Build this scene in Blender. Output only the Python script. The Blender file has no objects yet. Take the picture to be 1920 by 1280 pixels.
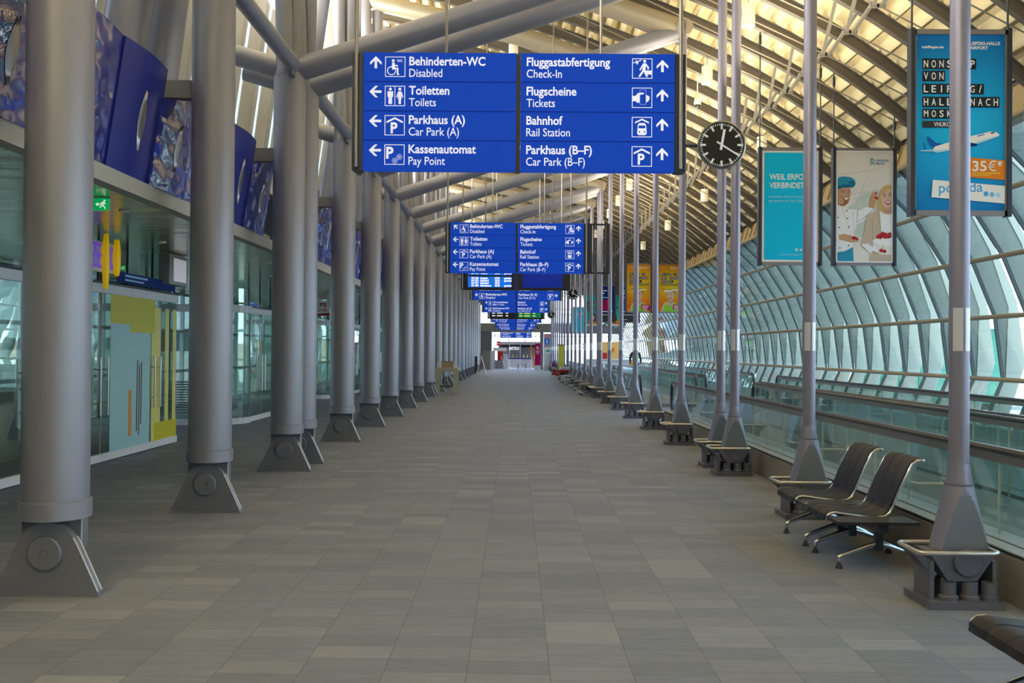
import bpy, bmesh, math, random
from mathutils import Vector, Matrix

random.seed(7)
SC = bpy.context.scene
COL = SC.collection
PI = math.pi

# ------------------------------------------------------------------ camera
F_PX = 1750.0
cam_d = bpy.data.cameras.new('camera')
cam_d.sensor_width = 36.0
cam_d.lens = F_PX / 1920.0 * 36.0
cam_d.clip_end = 2000
cam = bpy.data.objects.new('camera', cam_d)
COL.objects.link(cam)
YAW, PITCH, ROLL = math.atan(7 / F_PX), math.atan(16 / F_PX), math.radians(0.42)
cam.matrix_world = (Matrix.Translation((0, 0, 1.65)) @ Matrix.Rotation(YAW, 4, 'Z')
                    @ Matrix.Rotation(PI / 2 + PITCH, 4, 'X') @ Matrix.Rotation(ROLL, 4, 'Z'))
SC.camera = cam

# ------------------------------------------------------------------ world, sun, exposure
SC.view_settings.view_transform = 'Standard'
SC.view_settings.look = 'None'
SC.view_settings.gamma = 1.0
SC.view_settings.use_curve_mapping = False
SC.view_settings.exposure = 0.14
cy = SC.cycles
cy.use_denoising = True
cy.max_bounces = 9
cy.diffuse_bounces = 5
cy.glossy_bounces = 4
cy.transmission_bounces = 4
cy.transparent_max_bounces = 40
cy.caustics_reflective = False
cy.caustics_refractive = False
cy.sample_clamp_indirect = 6.0

world = bpy.data.worlds.new('sky')
SC.world = world
world.use_nodes = True
wn = world.node_tree
wn.nodes.clear()
w_geo = wn.nodes.new('ShaderNodeNewGeometry')
w_sep = wn.nodes.new('ShaderNodeSeparateXYZ')
w_ramp = wn.nodes.new('ShaderNodeValToRGB')
w_bg = wn.nodes.new('ShaderNodeBackground')
w_out = wn.nodes.new('ShaderNodeOutputWorld')
w_abs = wn.nodes.new('ShaderNodeMath'); w_abs.operation = 'MULTIPLY'; w_abs.inputs[1].default_value = -1.0
wn.links.new(w_geo.outputs['Incoming'], w_sep.inputs[0])
wn.links.new(w_sep.outputs['Z'], w_abs.inputs[0])
wn.links.new(w_abs.outputs[0], w_ramp.inputs[0])
w_ramp.color_ramp.elements[0].position = 0.0
w_ramp.color_ramp.elements[0].color = (0.70, 0.83, 1.0, 1)
w_ramp.color_ramp.elements[1].position = 0.75
w_ramp.color_ramp.elements[1].color = (0.42, 0.63, 1.0, 1)
wn.links.new(w_ramp.outputs[0], w_bg.inputs['Color'])
w_bg.inputs['Strength'].default_value = 5.6
wn.links.new(w_bg.outputs[0], w_out.inputs['Surface'])

sun_d = bpy.data.lights.new('sun', 'SUN')
sun_d.energy = 10.0
sun_d.angle = math.radians(1.0)
sun_d.color = (1.0, 0.95, 0.86)
sun = bpy.data.objects.new('sun', sun_d)
COL.objects.link(sun)
sun.rotation_euler = Vector((0.42, 0.12, -0.90)).to_track_quat('-Z', 'Y').to_euler()

# fill light added along the clerestory to brighten the underside of the roof deck
wash_d = bpy.data.lights.new('clerestory_fill', 'AREA')
wash_d.shape = 'RECTANGLE'
wash_d.size = 0.5
wash_d.size_y = 94.0
wash_d.energy = 7500
wash_d.color = (1.0, 0.95, 0.82)
wash = bpy.data.objects.new('clerestory_fill', wash_d)
COL.objects.link(wash)
wash.location = (-4.25, 36, 7.6)
wash.rotation_euler = (0, math.radians(-90 - 42), 0)
# unseen fill light added below the pole heads to brighten the deck
pole_fill_d = bpy.data.lights.new('pole_head_fill', 'AREA')
pole_fill_d.shape = 'RECTANGLE'
pole_fill_d.size = 0.5
pole_fill_d.size_y = 32.0
pole_fill_d.energy = 950
pole_fill_d.color = (1.0, 0.86, 0.60)
rail = bpy.data.objects.new('pole_head_fill', pole_fill_d)
COL.objects.link(rail)
rail.location = (3.6, 21, 5.4)
rail.rotation_euler = (0, math.radians(180 + 4), 0)

# ------------------------------------------------------------------ helpers
ORD = ('zeroth first second third fourth fifth sixth seventh eighth ninth tenth eleventh twelfth thirteenth fourteenth '
       'fifteenth sixteenth seventeenth eighteenth nineteenth twentieth').split()
TENS = {2: 'twenty', 3: 'thirty', 4: 'forty', 5: 'fifty', 6: 'sixty', 7: 'seventy', 8: 'eighty'}
TENTH = {3: 'thirtieth', 4: 'fortieth', 5: 'fiftieth', 6: 'sixtieth', 7: 'seventieth', 8: 'eightieth'}


def ordi(n):
    if n <= 20:
        return ORD[n]
    if n % 10 == 0:
        return TENTH[n // 10]
    return TENS[n // 10] + '-' + ORD[n % 10]


class MB:
    """collects geometry for ONE mesh object"""

    def __init__(self):
        self.v, self.f, self.m, self.s = [], [], [], []

    def add(self, vs, fs, mi=0, smooth=False):
        o = len(self.v)
        self.v += [tuple(p) for p in vs]
        for f in fs:
            self.f.append([i + o for i in f])
            self.m.append(mi)
            self.s.append(smooth)
        return self

    def box(self, x0, x1, y0, y1, z0, z1, mi=0):
        vs = [(x, y, z) for z in (z0, z1) for y in (y0, y1) for x in (x0, x1)]
        return self.add(vs, [(0, 2, 3, 1), (4, 5, 7, 6), (0, 1, 5, 4), (2, 6, 7, 3), (0, 4, 6, 2), (1, 3, 7, 5)], mi)

    def bar(self, a, b, w, h, mi=0, up=(0, 0, 1)):
        a, b = Vector(a), Vector(b)
        d = (b - a).normalized()
        s = d.cross(Vector(up))
        if s.length < 1e-5:
            s = d.cross(Vector((1, 0, 0)))
        s.normalize()
        u = s.cross(d)
        s, u = s * w / 2, u * h / 2
        vs = [p + q for p in (a, b) for q in (-s - u, s - u, s + u, -s + u)]
        return self.add(vs, [(3, 2, 1, 0), (4, 5, 6, 7), (0, 1, 5, 4), (1, 2, 6, 5), (2, 3, 7, 6), (3, 0, 4, 7)], mi)

    def tube(self, pts, r, seg=12, mi=0, caps=True, closed=False):
        pts = [Vector(p) for p in pts]
        rs = r if isinstance(r, (list, tuple)) else [r] * len(pts)
        n = len(pts)
        rings = []
        ref = None
        for i, p in enumerate(pts):
            if closed:
                d = (pts[(i + 1) % n] - pts[i - 1]).normalized()
            elif i == 0:
                d = (pts[1] - pts[0]).normalized()
            elif i == n - 1:
                d = (pts[-1] - pts[-2]).normalized()
            else:
                d = ((pts[i + 1] - p).normalized() + (p - pts[i - 1]).normalized()).normalized()
            if ref is None:
                ref = Vector((0, 0, 1)) if abs(d.z) < 0.9 else Vector((0, 1, 0))
            a = d.cross(ref)
            if a.length < 1e-4:
                a = d.cross(Vector((1, 0, 0)))
            a.normalize()
            b = a.cross(d).normalized()
            ref = b
            rings.append([p + (a * math.cos(t) + b * math.sin(t)) * rs[i] for t in [2 * PI * k / seg for k in range(seg)]])
        vs = [q for rg in rings for q in rg]
        fs = []
        for i in range(n if closed else n - 1):
            j = (i + 1) % n
            for k in range(seg):
                l = (k + 1) % seg
                fs.append((i * seg + k, j * seg + k, j * seg + l, i * seg + l))
        self.add(vs, fs, mi, True)
        if caps and not closed:
            self.add(rings[0], [tuple(range(seg))], mi)
            self.add(rings[-1], [tuple(range(seg))[::-1]], mi)
        return self

    def lathe(self, prof, c=(0, 0, 0), seg=24, mi=0, axis='z', cap=True):
        def P(r, h, t):
            a, b = r * math.cos(t), r * math.sin(t)
            if axis == 'z':
                return (c[0] + a, c[1] + b, c[2] + h)
            if axis == 'y':
                return (c[0] + a, c[1] + h, c[2] + b)
            return (c[0] + h, c[1] + a, c[2] + b)
        for (r0, h0), (r1, h1) in zip(prof, prof[1:]):
            vs = [P(r, h, 2 * PI * k / seg) for r, h in ((r0, h0), (r1, h1)) for k in range(seg)]
            self.add(vs, [(k, (k + 1) % seg, seg + (k + 1) % seg, seg + k) for k in range(seg)], mi, True)
        if cap:
            for (r, h), fl in ((prof[0], 1), (prof[-1], 0)):
                if r > 1e-4:
                    vs = [P(r, h, 2 * PI * k / seg) for k in range(seg)]
                    self.add(vs, [tuple(range(seg))[::-1] if fl else tuple(range(seg))], mi)
        return self

    def prism(self, poly, a0, a1, plane='xz', mi=0):
        n = len(poly)

        def P(u, w, a):
            return {'xz': (u, a, w), 'yz': (a, u, w), 'xy': (u, w, a)}[plane]
        vs = [P(u, w, a0) for u, w in poly] + [P(u, w, a1) for u, w in poly]
        fs = [tuple(range(n)), tuple(range(n, 2 * n))[::-1]]
        fs += [(i, n + i, n + (i + 1) % n, (i + 1) % n) for i in range(n)]
        return self.add(vs, fs, mi)

    def sphere(self, c, r, seg=14, rings=8, mi=0, sc=(1, 1, 1)):
        vs, fs = [], []
        for i in range(rings + 1):
            ph = PI * i / rings
            for k in range(seg):
                t = 2 * PI * k / seg
                vs.append((c[0] + r * sc[0] * math.sin(ph) * math.cos(t), c[1] + r * sc[1] * math.sin(ph) * math.sin(t), c[2] + r * sc[2] * math.cos(ph)))
        for i in range(rings):
            for k in range(seg):
                l = (k + 1) % seg
                fs.append((i * seg + k, (i + 1) * seg + k, (i + 1) * seg + l, i * seg + l))
        return self.add(vs, fs, mi, True)

    def build(self, name, mats, parent=None, loc=None, fix=True):
        me = bpy.data.meshes.new(name)
        me.from_pydata(self.v, [], self.f)
        for m in (mats if isinstance(mats, (list, tuple)) else [mats]):
            me.materials.append(m)
        me.polygons.foreach_set('material_index', self.m)
        me.polygons.foreach_set('use_smooth', self.s)
        if fix:
            bm = bmesh.new()
            bm.from_mesh(me)
            bmesh.ops.remove_doubles(bm, verts=bm.verts, dist=1e-5)
            bmesh.ops.recalc_face_normals(bm, faces=bm.faces)
            bm.to_mesh(me)
            bm.free()
        try:
            me.set_sharp_from_angle(angle=math.radians(40))
        except Exception:
            pass
        me.update()
        o = bpy.data.objects.new(name, me)
        COL.objects.link(o)
        if parent is not None:
            o.parent = parent
        if loc is not None:
            o.location = loc
        return o


def tag(o, label=None, cat=None, group=None, kind=None):
    if label: o['label'] = label
    if cat: o['category'] = cat
    if group: o['group'] = group
    if kind: o['kind'] = kind
    return o


def thing(name, label, cat, loc=(0, 0, 0), group=None, kind=None):
    o = bpy.data.objects.new(name, None)
    o.empty_display_size = 0.1
    COL.objects.link(o)
    o.location = loc
    return tag(o, label, cat, group, kind)


KIDS = {}


def dup(root, loc, label, rotz=None):
    """copy a thing, its parts and their sub-parts, sharing mesh data"""
    r = root.copy()
    COL.objects.link(r)
    r.location = loc
    if rotz is not None:
        r.rotation_euler = (0, 0, rotz)
    if label:
        r['label'] = label
    if root.name not in KIDS:
        KIDS[root.name] = [(c, list(c.children)) for c in root.children]
    for ch, subs in KIDS[root.name]:
        c = ch.copy(); COL.objects.link(c); c.parent = r
        for g in subs:
            d = g.copy(); COL.objects.link(d); d.parent = c
    return r


def structure(o):
    o['kind'] = 'structure'
    return o


# ------------------------------------------------------------------ materials
def node(nt, typ, **kw):
    n = nt.nodes.new(typ)
    for k, v in kw.items():
        setattr(n, k, v)
    return n


def mat(name, col, rough=0.5, metal=0.0, spec=0.5, emit=None, estr=1.0, var=0.0, vscale=4.0, bump=0.0, bscale=30.0, rvar=0.0):
    m = bpy.data.materials.new(name)
    m.use_nodes = True
    nt = m.node_tree
    b = nt.nodes['Principled BSDF']
    b.inputs['Base Color'].default_value = (*col, 1)
    b.inputs['Roughness'].default_value = rough
    b.inputs['Metallic'].default_value = metal
    b.inputs['Specular IOR Level'].default_value = spec
    if name.startswith('print_'):
        b.inputs['Specular IOR Level'].default_value = 0.12
    if emit is not None:
        b.inputs['Emission Color'].default_value = (*emit, 1)
        b.inputs['Emission Strength'].default_value = estr
    if var or bump or rvar:
        tc = node(nt, 'ShaderNodeTexCoord')
        nz = node(nt, 'ShaderNodeTexNoise')
        nz.inputs['Scale'].default_value = vscale
        nz.inputs['Detail'].default_value = 5
        nt.links.new(tc.outputs['Object'], nz.inputs['Vector'])
        if var:
            mx = node(nt, 'ShaderNodeMix', data_type='RGBA')
            mx.inputs[6].default_value = (*[c * (1 - var) for c in col], 1)
            mx.inputs[7].default_value = (*[min(1, c * (1 + var)) for c in col], 1)
            nt.links.new(nz.outputs[0], mx.inputs[0])
            nt.links.new(mx.outputs[2], b.inputs['Base Color'])
        if rvar:
            mr = node(nt, 'ShaderNodeMapRange')
            mr.inputs[3].default_value = max(0, rough - rvar)
            mr.inputs[4].default_value = rough + rvar
            nt.links.new(nz.outputs[0], mr.inputs[0])
            nt.links.new(mr.outputs[0], b.inputs['Roughness'])
        if bump:
            n2 = node(nt, 'ShaderNodeTexNoise')
            n2.inputs['Scale'].default_value = bscale
            n2.inputs['Detail'].default_value = 3
            nt.links.new(tc.outputs['Object'], n2.inputs['Vector'])
            bp = node(nt, 'ShaderNodeBump')
            bp.inputs['Strength'].default_value = bump
            bp.inputs['Distance'].default_value = 0.02
            nt.links.new(n2.outputs[0], bp.inputs['Height'])
            nt.links.new(bp.outputs[0], b.inputs['Normal'])
    return m


def glass(name, tint=(0.85, 0.95, 0.9), refl=0.10, rough=0.0, wave=0.0, gcol=(0.9, 1.0, 0.95), ior=1.5, wscale=1.2):
    """thin pane: lets light straight through with a tint, mirrors more at a glancing angle"""
    m = bpy.data.materials.new(name)
    m.use_nodes = True
    nt = m.node_tree
    nt.nodes.clear()
    out = node(nt, 'ShaderNodeOutputMaterial')
    tr = node(nt, 'ShaderNodeBsdfTransparent'); tr.inputs[0].default_value = (*tint, 1)
    gl = node(nt, 'ShaderNodeBsdfGlossy'); gl.inputs['Roughness'].default_value = rough
    gl.inputs['Color'].default_value = (*gcol, 1)
    fr = node(nt, 'ShaderNodeFresnel')
    ge = node(nt, 'ShaderNodeNewGeometry')
    mi = node(nt, 'ShaderNodeMapRange')      # same reflectance from both faces of the pane
    mi.inputs[3].default_value = ior; mi.inputs[4].default_value = 1.0 / ior
    nt.links.new(ge.outputs['Backfacing'], mi.inputs[0]); nt.links.new(mi.outputs[0], fr.inputs['IOR'])
    ad = node(nt, 'ShaderNodeMath', operation='ADD', use_clamp=True); ad.inputs[1].default_value = refl
    mx = node(nt, 'ShaderNodeMixShader')
    nt.links.new(fr.outputs[0], ad.inputs[0])
    nt.links.new(ad.outputs[0], mx.inputs[0])
    nt.links.new(tr.outputs[0], mx.inputs[1])
    nt.links.new(gl.outputs[0], mx.inputs[2])
    nt.links.new(mx.outputs[0], out.inputs[0])
    if wave:
        tc = node(nt, 'ShaderNodeTexCoord')
        nz = node(nt, 'ShaderNodeTexNoise'); nz.inputs['Scale'].default_value = wscale; nz.inputs['Detail'].default_value = 1
        bp = node(nt, 'ShaderNodeBump'); bp.inputs['Strength'].default_value = wave; bp.inputs['Distance'].default_value = 0.05
        nt.links.new(tc.outputs['Object'], nz.inputs['Vector'])
        nt.links.new(nz.outputs[0], bp.inputs['Height'])
        nt.links.new(bp.outputs[0], gl.inputs['Normal'])
    return m


M = {}
M['column'] = mat('column_paint', (0.270, 0.270, 0.315), 0.40, 0.35, var=0.05, vscale=3)
M['foot'] = mat('foot_paint', (0.195, 0.20, 0.23), 0.45, 0.2, var=0.1, vscale=6)
M['edge'] = mat('edge_highlight', (0.62, 0.60, 0.62), 0.35, 0.6)  # pale colour standing for highlights on the foot plate edges
M['pole'] = mat('pole_paint', (0.27, 0.26, 0.34), 0.38, 0.4, var=0.05)
M['polefoot'] = mat('pole_foot_paint', (0.205, 0.22, 0.25), 0.42, 0.3, var=0.06, vscale=8)
M['pedestal'] = mat('pedestal_paint', (0.145, 0.15, 0.185), 0.5, 0.2, var=0.12, vscale=9)
M['band'] = mat('silver_band', (0.72, 0.72, 0.76), 0.3, 0.3)
M['steel'] = mat('brushed_steel', (0.66, 0.62, 0.58), 0.28, 0.9)
M['chrome'] = mat('polished_aluminium', (0.66, 0.68, 0.72), 0.16, 0.95)
M['black'] = mat('black_plastic', (0.02, 0.02, 0.022), 0.45)
M['leather'] = mat('black_leather', (0.020, 0.019, 0.022), 0.42, 0, 0.35, var=0.2, vscale=40, bump=0.15, bscale=220)
M['darkframe'] = mat('anthracite_metal', (0.045, 0.055, 0.075), 0.4, 0.4)
M['rafter'] = mat('rafter_paint', (0.12, 0.105, 0.09), 0.5, 0.1, var=0.1)
M['tiegrey'] = mat('tie_paint', (0.30, 0.27, 0.21), 0.45, 0.3)
M['roofstrut'] = mat('roof_strut_paint', (0.30, 0.28, 0.24), 0.45, 0.2)
M['deck'] = mat('roof_deck_paint', (0.84, 0.73, 0.46), 0.5, 0.0, var=0.08, vscale=1.5)
M['girder'] = mat('girder_paint', (0.40, 0.35, 0.26), 0.42, 0.3, var=0.05)
M['lampwhite'] = mat('lamp_white', (0.80, 0.78, 0.62), 0.4, emit=(1.0, 0.86, 0.55), estr=0.25)
M['fascia'] = mat('fascia_blue', (0.016, 0.026, 0.24), 0.30, 0.0, 0.30)
M['beamgrey'] = mat('soffit_edge_paint', (0.38, 0.38, 0.36), 0.5)
M['bracket'] = mat('bracket_paint', (0.20, 0.20, 0.20), 0.5)
M['white'] = mat('white_trim', (0.72, 0.73, 0.74), 0.4)
M['panelgrey'] = mat('wall_panel_grey', (0.58, 0.56, 0.49), 0.5, var=0.05)
M['concrete'] = mat('kerb_concrete', (0.24, 0.225, 0.20), 0.6, var=0.2, vscale=6, bump=0.1)
M['ledge'] = mat('kerb_ledge_metal', (0.36, 0.38, 0.36), 0.4, 0.4)
M['piping'] = mat('navy_piping', (0.012, 0.014, 0.055), 0.4)
M['rubber'] = mat('handrail_rubber', (0.03, 0.032, 0.035), 0.28)
M['railsteel'] = mat('handrail_steel', (0.33, 0.31, 0.29), 0.3, 0.8)
M['transom'] = mat('transom_bronze', (0.36, 0.29, 0.19), 0.35, 0.5)
M['mullion'] = mat('mullion_dark', (0.04, 0.05, 0.05), 0.4)
M['rib'] = mat('facade_rib', (0.125, 0.16, 0.135), 0.5)
M['riblit'] = mat('facade_rib_lit', (0.34, 0.385, 0.325), 0.5)  # paler copy of the rib colour, painting its lit part
M['g_facade'] = glass('facade_glass', (0.82, 0.90, 0.86), 0.09, 0.0, 0.22, (0.86, 0.95, 0.93), 1.5, 0.9)
M['g_rail'] = glass('balustrade_glass', (0.84, 0.92, 0.90), 0.09, 0.0, 0.01, (0.88, 0.97, 0.96))
M['g_edge'] = mat('glass_joint', (0.55, 0.62, 0.50), 0.3)
M['g_shop'] = glass('shop_glass', (0.84, 0.91, 0.88), 0.10, 0.0, 0.05, (0.86, 0.97, 0.92), 1.5, 1.5)
M['g_clear'] = glass('window_glass', (0.88, 0.95, 0.95), 0.04)
M['g_milk'] = bpy.data.materials.new('milk_glass')
M['g_milk'].use_nodes = True
_nt = M['g_milk'].node_tree
_nt.nodes.clear()
_t = node(_nt, 'ShaderNodeBsdfTranslucent'); _t.inputs[0].default_value = (0.80, 0.88, 0.92, 1)
_o = node(_nt, 'ShaderNodeOutputMaterial')
_nt.links.new(_t.outputs[0], _o.inputs[0])
M['shopdark'] = mat('shop_interior', (0.24, 0.26, 0.22), 0.7, var=0.3, vscale=1.0)
M['shopfloor'] = mat('shop_floor', (0.20, 0.20, 0.18), 0.4)
M['filmblue'] = mat('light_blue_film', (0.36, 0.62, 0.66), 0.3)
M['filmyellow'] = mat('yellow_film', (0.60, 0.55, 0.03), 0.3)
M['filmlemon'] = mat('lemon_film', (0.72, 0.68, 0.20), 0.3)
M['orange'] = mat('orange_print', (0.72, 0.26, 0.02), 0.4)
M['purple'] = mat('purple_print', (0.16, 0.05, 0.45), 0.4)
M['brown'] = mat('brown_print', (0.12, 0.05, 0.05), 0.4)
M['s_blue'] = mat('sign_blue', (0.003, 0.02, 0.14), 0.6, spec=0.08, emit=(0.006, 0.045, 0.36), estr=0.9)
M['s_white'] = mat('sign_white', (0.60, 0.60, 0.65), 0.6, spec=0.1, emit=(0.80, 0.83, 1.0), estr=0.60)
M['s_dim'] = mat('sign_pale', (0.30, 0.36, 0.75), 0.4, emit=(0.30, 0.36, 0.85), estr=0.35)
M['s_line'] = mat('sign_gap', (0.003, 0.010, 0.10), 0.6, spec=0.1, emit=(0.001, 0.012, 0.16), estr=0.8)
M['scr_blue'] = mat('screen_blue', (0.0, 0.10, 0.45), 0.3, emit=(0.005, 0.13, 0.62), estr=0.9)
M['scr_navy'] = mat('screen_navy', (0.0, 0.01, 0.12), 0.3, emit=(0.002, 0.012, 0.19), estr=0.9)
M['scr_text'] = mat('screen_text', (0.8, 0.8, 0.8), 0.4, emit=(1, 1, 1), estr=0.9)
M['scr_yel'] = mat('screen_yellow_text', (0.7, 0.7, 0.1), 0.4, emit=(0.9, 0.9, 0.15), estr=0.8)
M['scr_grn'] = mat('screen_green', (0.0, 0.12, 0.06), 0.4, emit=(0.0, 0.14, 0.06), estr=0.8)
M['clockblack'] = mat('clock_face_black', (0.012, 0.013, 0.016), 0.12)
M['clockwhite'] = mat('clock_mark_white', (0.80, 0.81, 0.82), 0.4, emit=(0.8, 0.85, 0.9), estr=0.12)
M['exit'] = mat('exit_green', (0.0, 0.30, 0.07), 0.4, emit=(0.0, 0.42, 0.10), estr=0.6)
M['exitw'] = mat('exit_white', (0.8, 0.85, 0.75), 0.4, emit=(0.85, 1.0, 0.8), estr=0.6)
M['postframe'] = mat('banner_frame_grey', (0.26, 0.24, 0.25), 0.45, 0.3)
M['p_white'] = mat('print_white', (0.88, 0.87, 0.86), 0.5)
M['p_cyan'] = mat('print_cyan', (0.008, 0.55, 0.90), 0.5)
M['p_lcyan'] = mat('print_light_cyan', (0.42, 0.72, 0.88), 0.5)
M['p_cream'] = mat('print_cream', (0.80, 0.76, 0.70), 0.5, var=0.1, vscale=2)
M['p_grey'] = mat('print_grey_green', (0.56, 0.64, 0.57), 0.5, var=0.2, vscale=8)
M['p_skin'] = mat('print_skin', (0.58, 0.33, 0.20), 0.5)
M['p_skin2'] = mat('print_skin_pale', (0.72, 0.47, 0.34), 0.5)
M['p_skinsh'] = mat('print_skin_dark', (0.32, 0.15, 0.09), 0.5)
M['p_chef'] = mat('print_chef_white', (0.86, 0.86, 0.88), 0.5)
M['p_fold'] = mat('print_fold_grey', (0.48, 0.50, 0.53), 0.5)
M['p_hat'] = mat('print_hat_blue', (0.03, 0.30, 0.48), 0.5)
M['p_hat2'] = mat('print_hat_dark_blue', (0.015, 0.15, 0.27), 0.5)
M['p_beige'] = mat('print_beige', (0.58, 0.46, 0.35), 0.5)
M['p_beige2'] = mat('print_beige_dark', (0.40, 0.30, 0.21), 0.5)
M['p_blond'] = mat('print_blond', (0.60, 0.40, 0.16), 0.5)
M['p_red'] = mat('print_red', (0.42, 0.012, 0.02), 0.4)
M['p_black'] = mat('print_black', (0.022, 0.022, 0.026), 0.5)
M['p_dark'] = mat('print_dark', (0.05, 0.05, 0.055), 0.5)
M['p_blue'] = mat('print_blue', (0.01, 0.12, 0.48), 0.5)
M['p_navy'] = mat('print_navy', (0.008, 0.03, 0.20), 0.5)
M['p_sky'] = mat('print_sky_blue', (0.08, 0.40, 0.78), 0.5)
M['p_orange'] = mat('print_orange', (0.78, 0.24, 0.02), 0.5)
M['p_yellow'] = mat('print_yellow', (0.85, 0.72, 0.10), 0.5)
M['p_green'] = mat('print_green', (0.22, 0.58, 0.04), 0.5)
M['p_mag'] = mat('print_magenta', (0.45, 0.005, 0.13), 0.5)
M['p_teal'] = mat('print_teal', (0.03, 0.40, 0.32), 0.5)
M['wood'] = mat('pale_timber', (0.50, 0.47, 0.33), 0.6, var=0.15, vscale=10)
M['cardboard'] = mat('cardboard', (0.42, 0.30, 0.19), 0.7, var=0.1)
M['greybox'] = mat('grey_housing', (0.34, 0.36, 0.34), 0.5)
M['screenwhite'] = mat('white_screen', (0.62, 0.62, 0.66), 0.3, emit=(0.8, 0.8, 0.88), estr=0.25)
M['red'] = mat('red_paint', (0.55, 0.02, 0.015), 0.35)
M['teal'] = mat('teal_paint', (0.03, 0.20, 0.145), 0.5)
M['hivis'] = mat('hi_vis_yellow', (0.45, 0.75, 0.02), 0.6)
M['cloth'] = mat('dark_cloth', (0.03, 0.035, 0.05), 0.8)
M['hivor'] = mat('hi_vis_orange', (0.85, 0.30, 0.03), 0.6)
M['skin'] = mat('skin', (0.55, 0.32, 0.22), 0.5)
M['hair'] = mat('hair_brown', (0.06, 0.035, 0.02), 0.6)
M['leaf'] = mat('plant_leaf', (0.06, 0.17, 0.03), 0.5)
M['belt'] = mat('walkway_belt', (0.22, 0.23, 0.22), 0.4, 0.3)
M['apron'] = mat('apron_concrete', (0.52, 0.49, 0.44), 0.8, var=0.12, vscale=0.05)
M['bank'] = mat('dry_bank', (0.25, 0.20, 0.12), 0.9, var=0.3, vscale=0.3)
M['hill'] = mat('hill_green', (0.035, 0.06, 0.075), 0.9, var=0.3, vscale=0.02)
M['endgrey'] = mat('end_wall_grey', (0.16, 0.155, 0.15), 0.6)
M['endcorr'] = mat('end_panel_grey', (0.20, 0.19, 0.20), 0.5, 0.2)
M['totem'] = mat('totem_grey', (0.34, 0.33, 0.33), 0.45)


def wavy_blue():
    m = mat('fascia_blue_wavy', (0.014, 0.022, 0.26), 0.4, 0.0, 0.3)
    nt = m.node_tree
    b = nt.nodes['Principled BSDF']
    b.inputs['Coat Weight'].default_value = 1.0
    b.inputs['Coat IOR'].default_value = 2.1
    b.inputs['Coat Roughness'].default_value = 0.03
    tc = node(nt, 'ShaderNodeTexCoord')
    mp = node(nt, 'ShaderNodeMapping'); mp.inputs['Scale'].default_value = (1, 2.2, 3.6)
    nz = node(nt, 'ShaderNodeTexNoise'); nz.inputs['Scale'].default_value = 1.5; nz.inputs['Detail'].default_value = 0.5
    bp = node(nt, 'ShaderNodeBump'); bp.inputs['Strength'].default_value = 0.75; bp.inputs['Distance'].default_value = 0.08
    nt.links.new(tc.outputs['Object'], mp.inputs[0]); nt.links.new(mp.outputs[0], nz.inputs['Vector'])
    nt.links.new(nz.outputs[0], bp.inputs['Height']); nt.links.new(bp.outputs[0], b.inputs['Coat Normal'])
    return m


def soffit_mat():
    m = mat('soffit_polished_metal', (0.50, 0.45, 0.31), 0.20, 0.6)
    nt = m.node_tree
    b = nt.nodes['Principled BSDF']
    tc = node(nt, 'ShaderNodeTexCoord')
    mp = node(nt, 'ShaderNodeMapping'); mp.inputs['Scale'].default_value = (0.9, 2.4, 1)
    nz = node(nt, 'ShaderNodeTexNoise'); nz.inputs['Scale'].default_value = 1.6; nz.inputs['Detail'].default_value = 2.0
    bp = node(nt, 'ShaderNodeBump'); bp.inputs['Strength'].default_value = 0.3; bp.inputs['Distance'].default_value = 0.06
    nt.links.new(tc.outputs['Object'], mp.inputs[0]); nt.links.new(mp.outputs[0], nz.inputs['Vector'])
    nt.links.new(nz.outputs[0], bp.inputs['Height']); nt.links.new(bp.outputs[0], b.inputs['Normal'])
    return m


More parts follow.
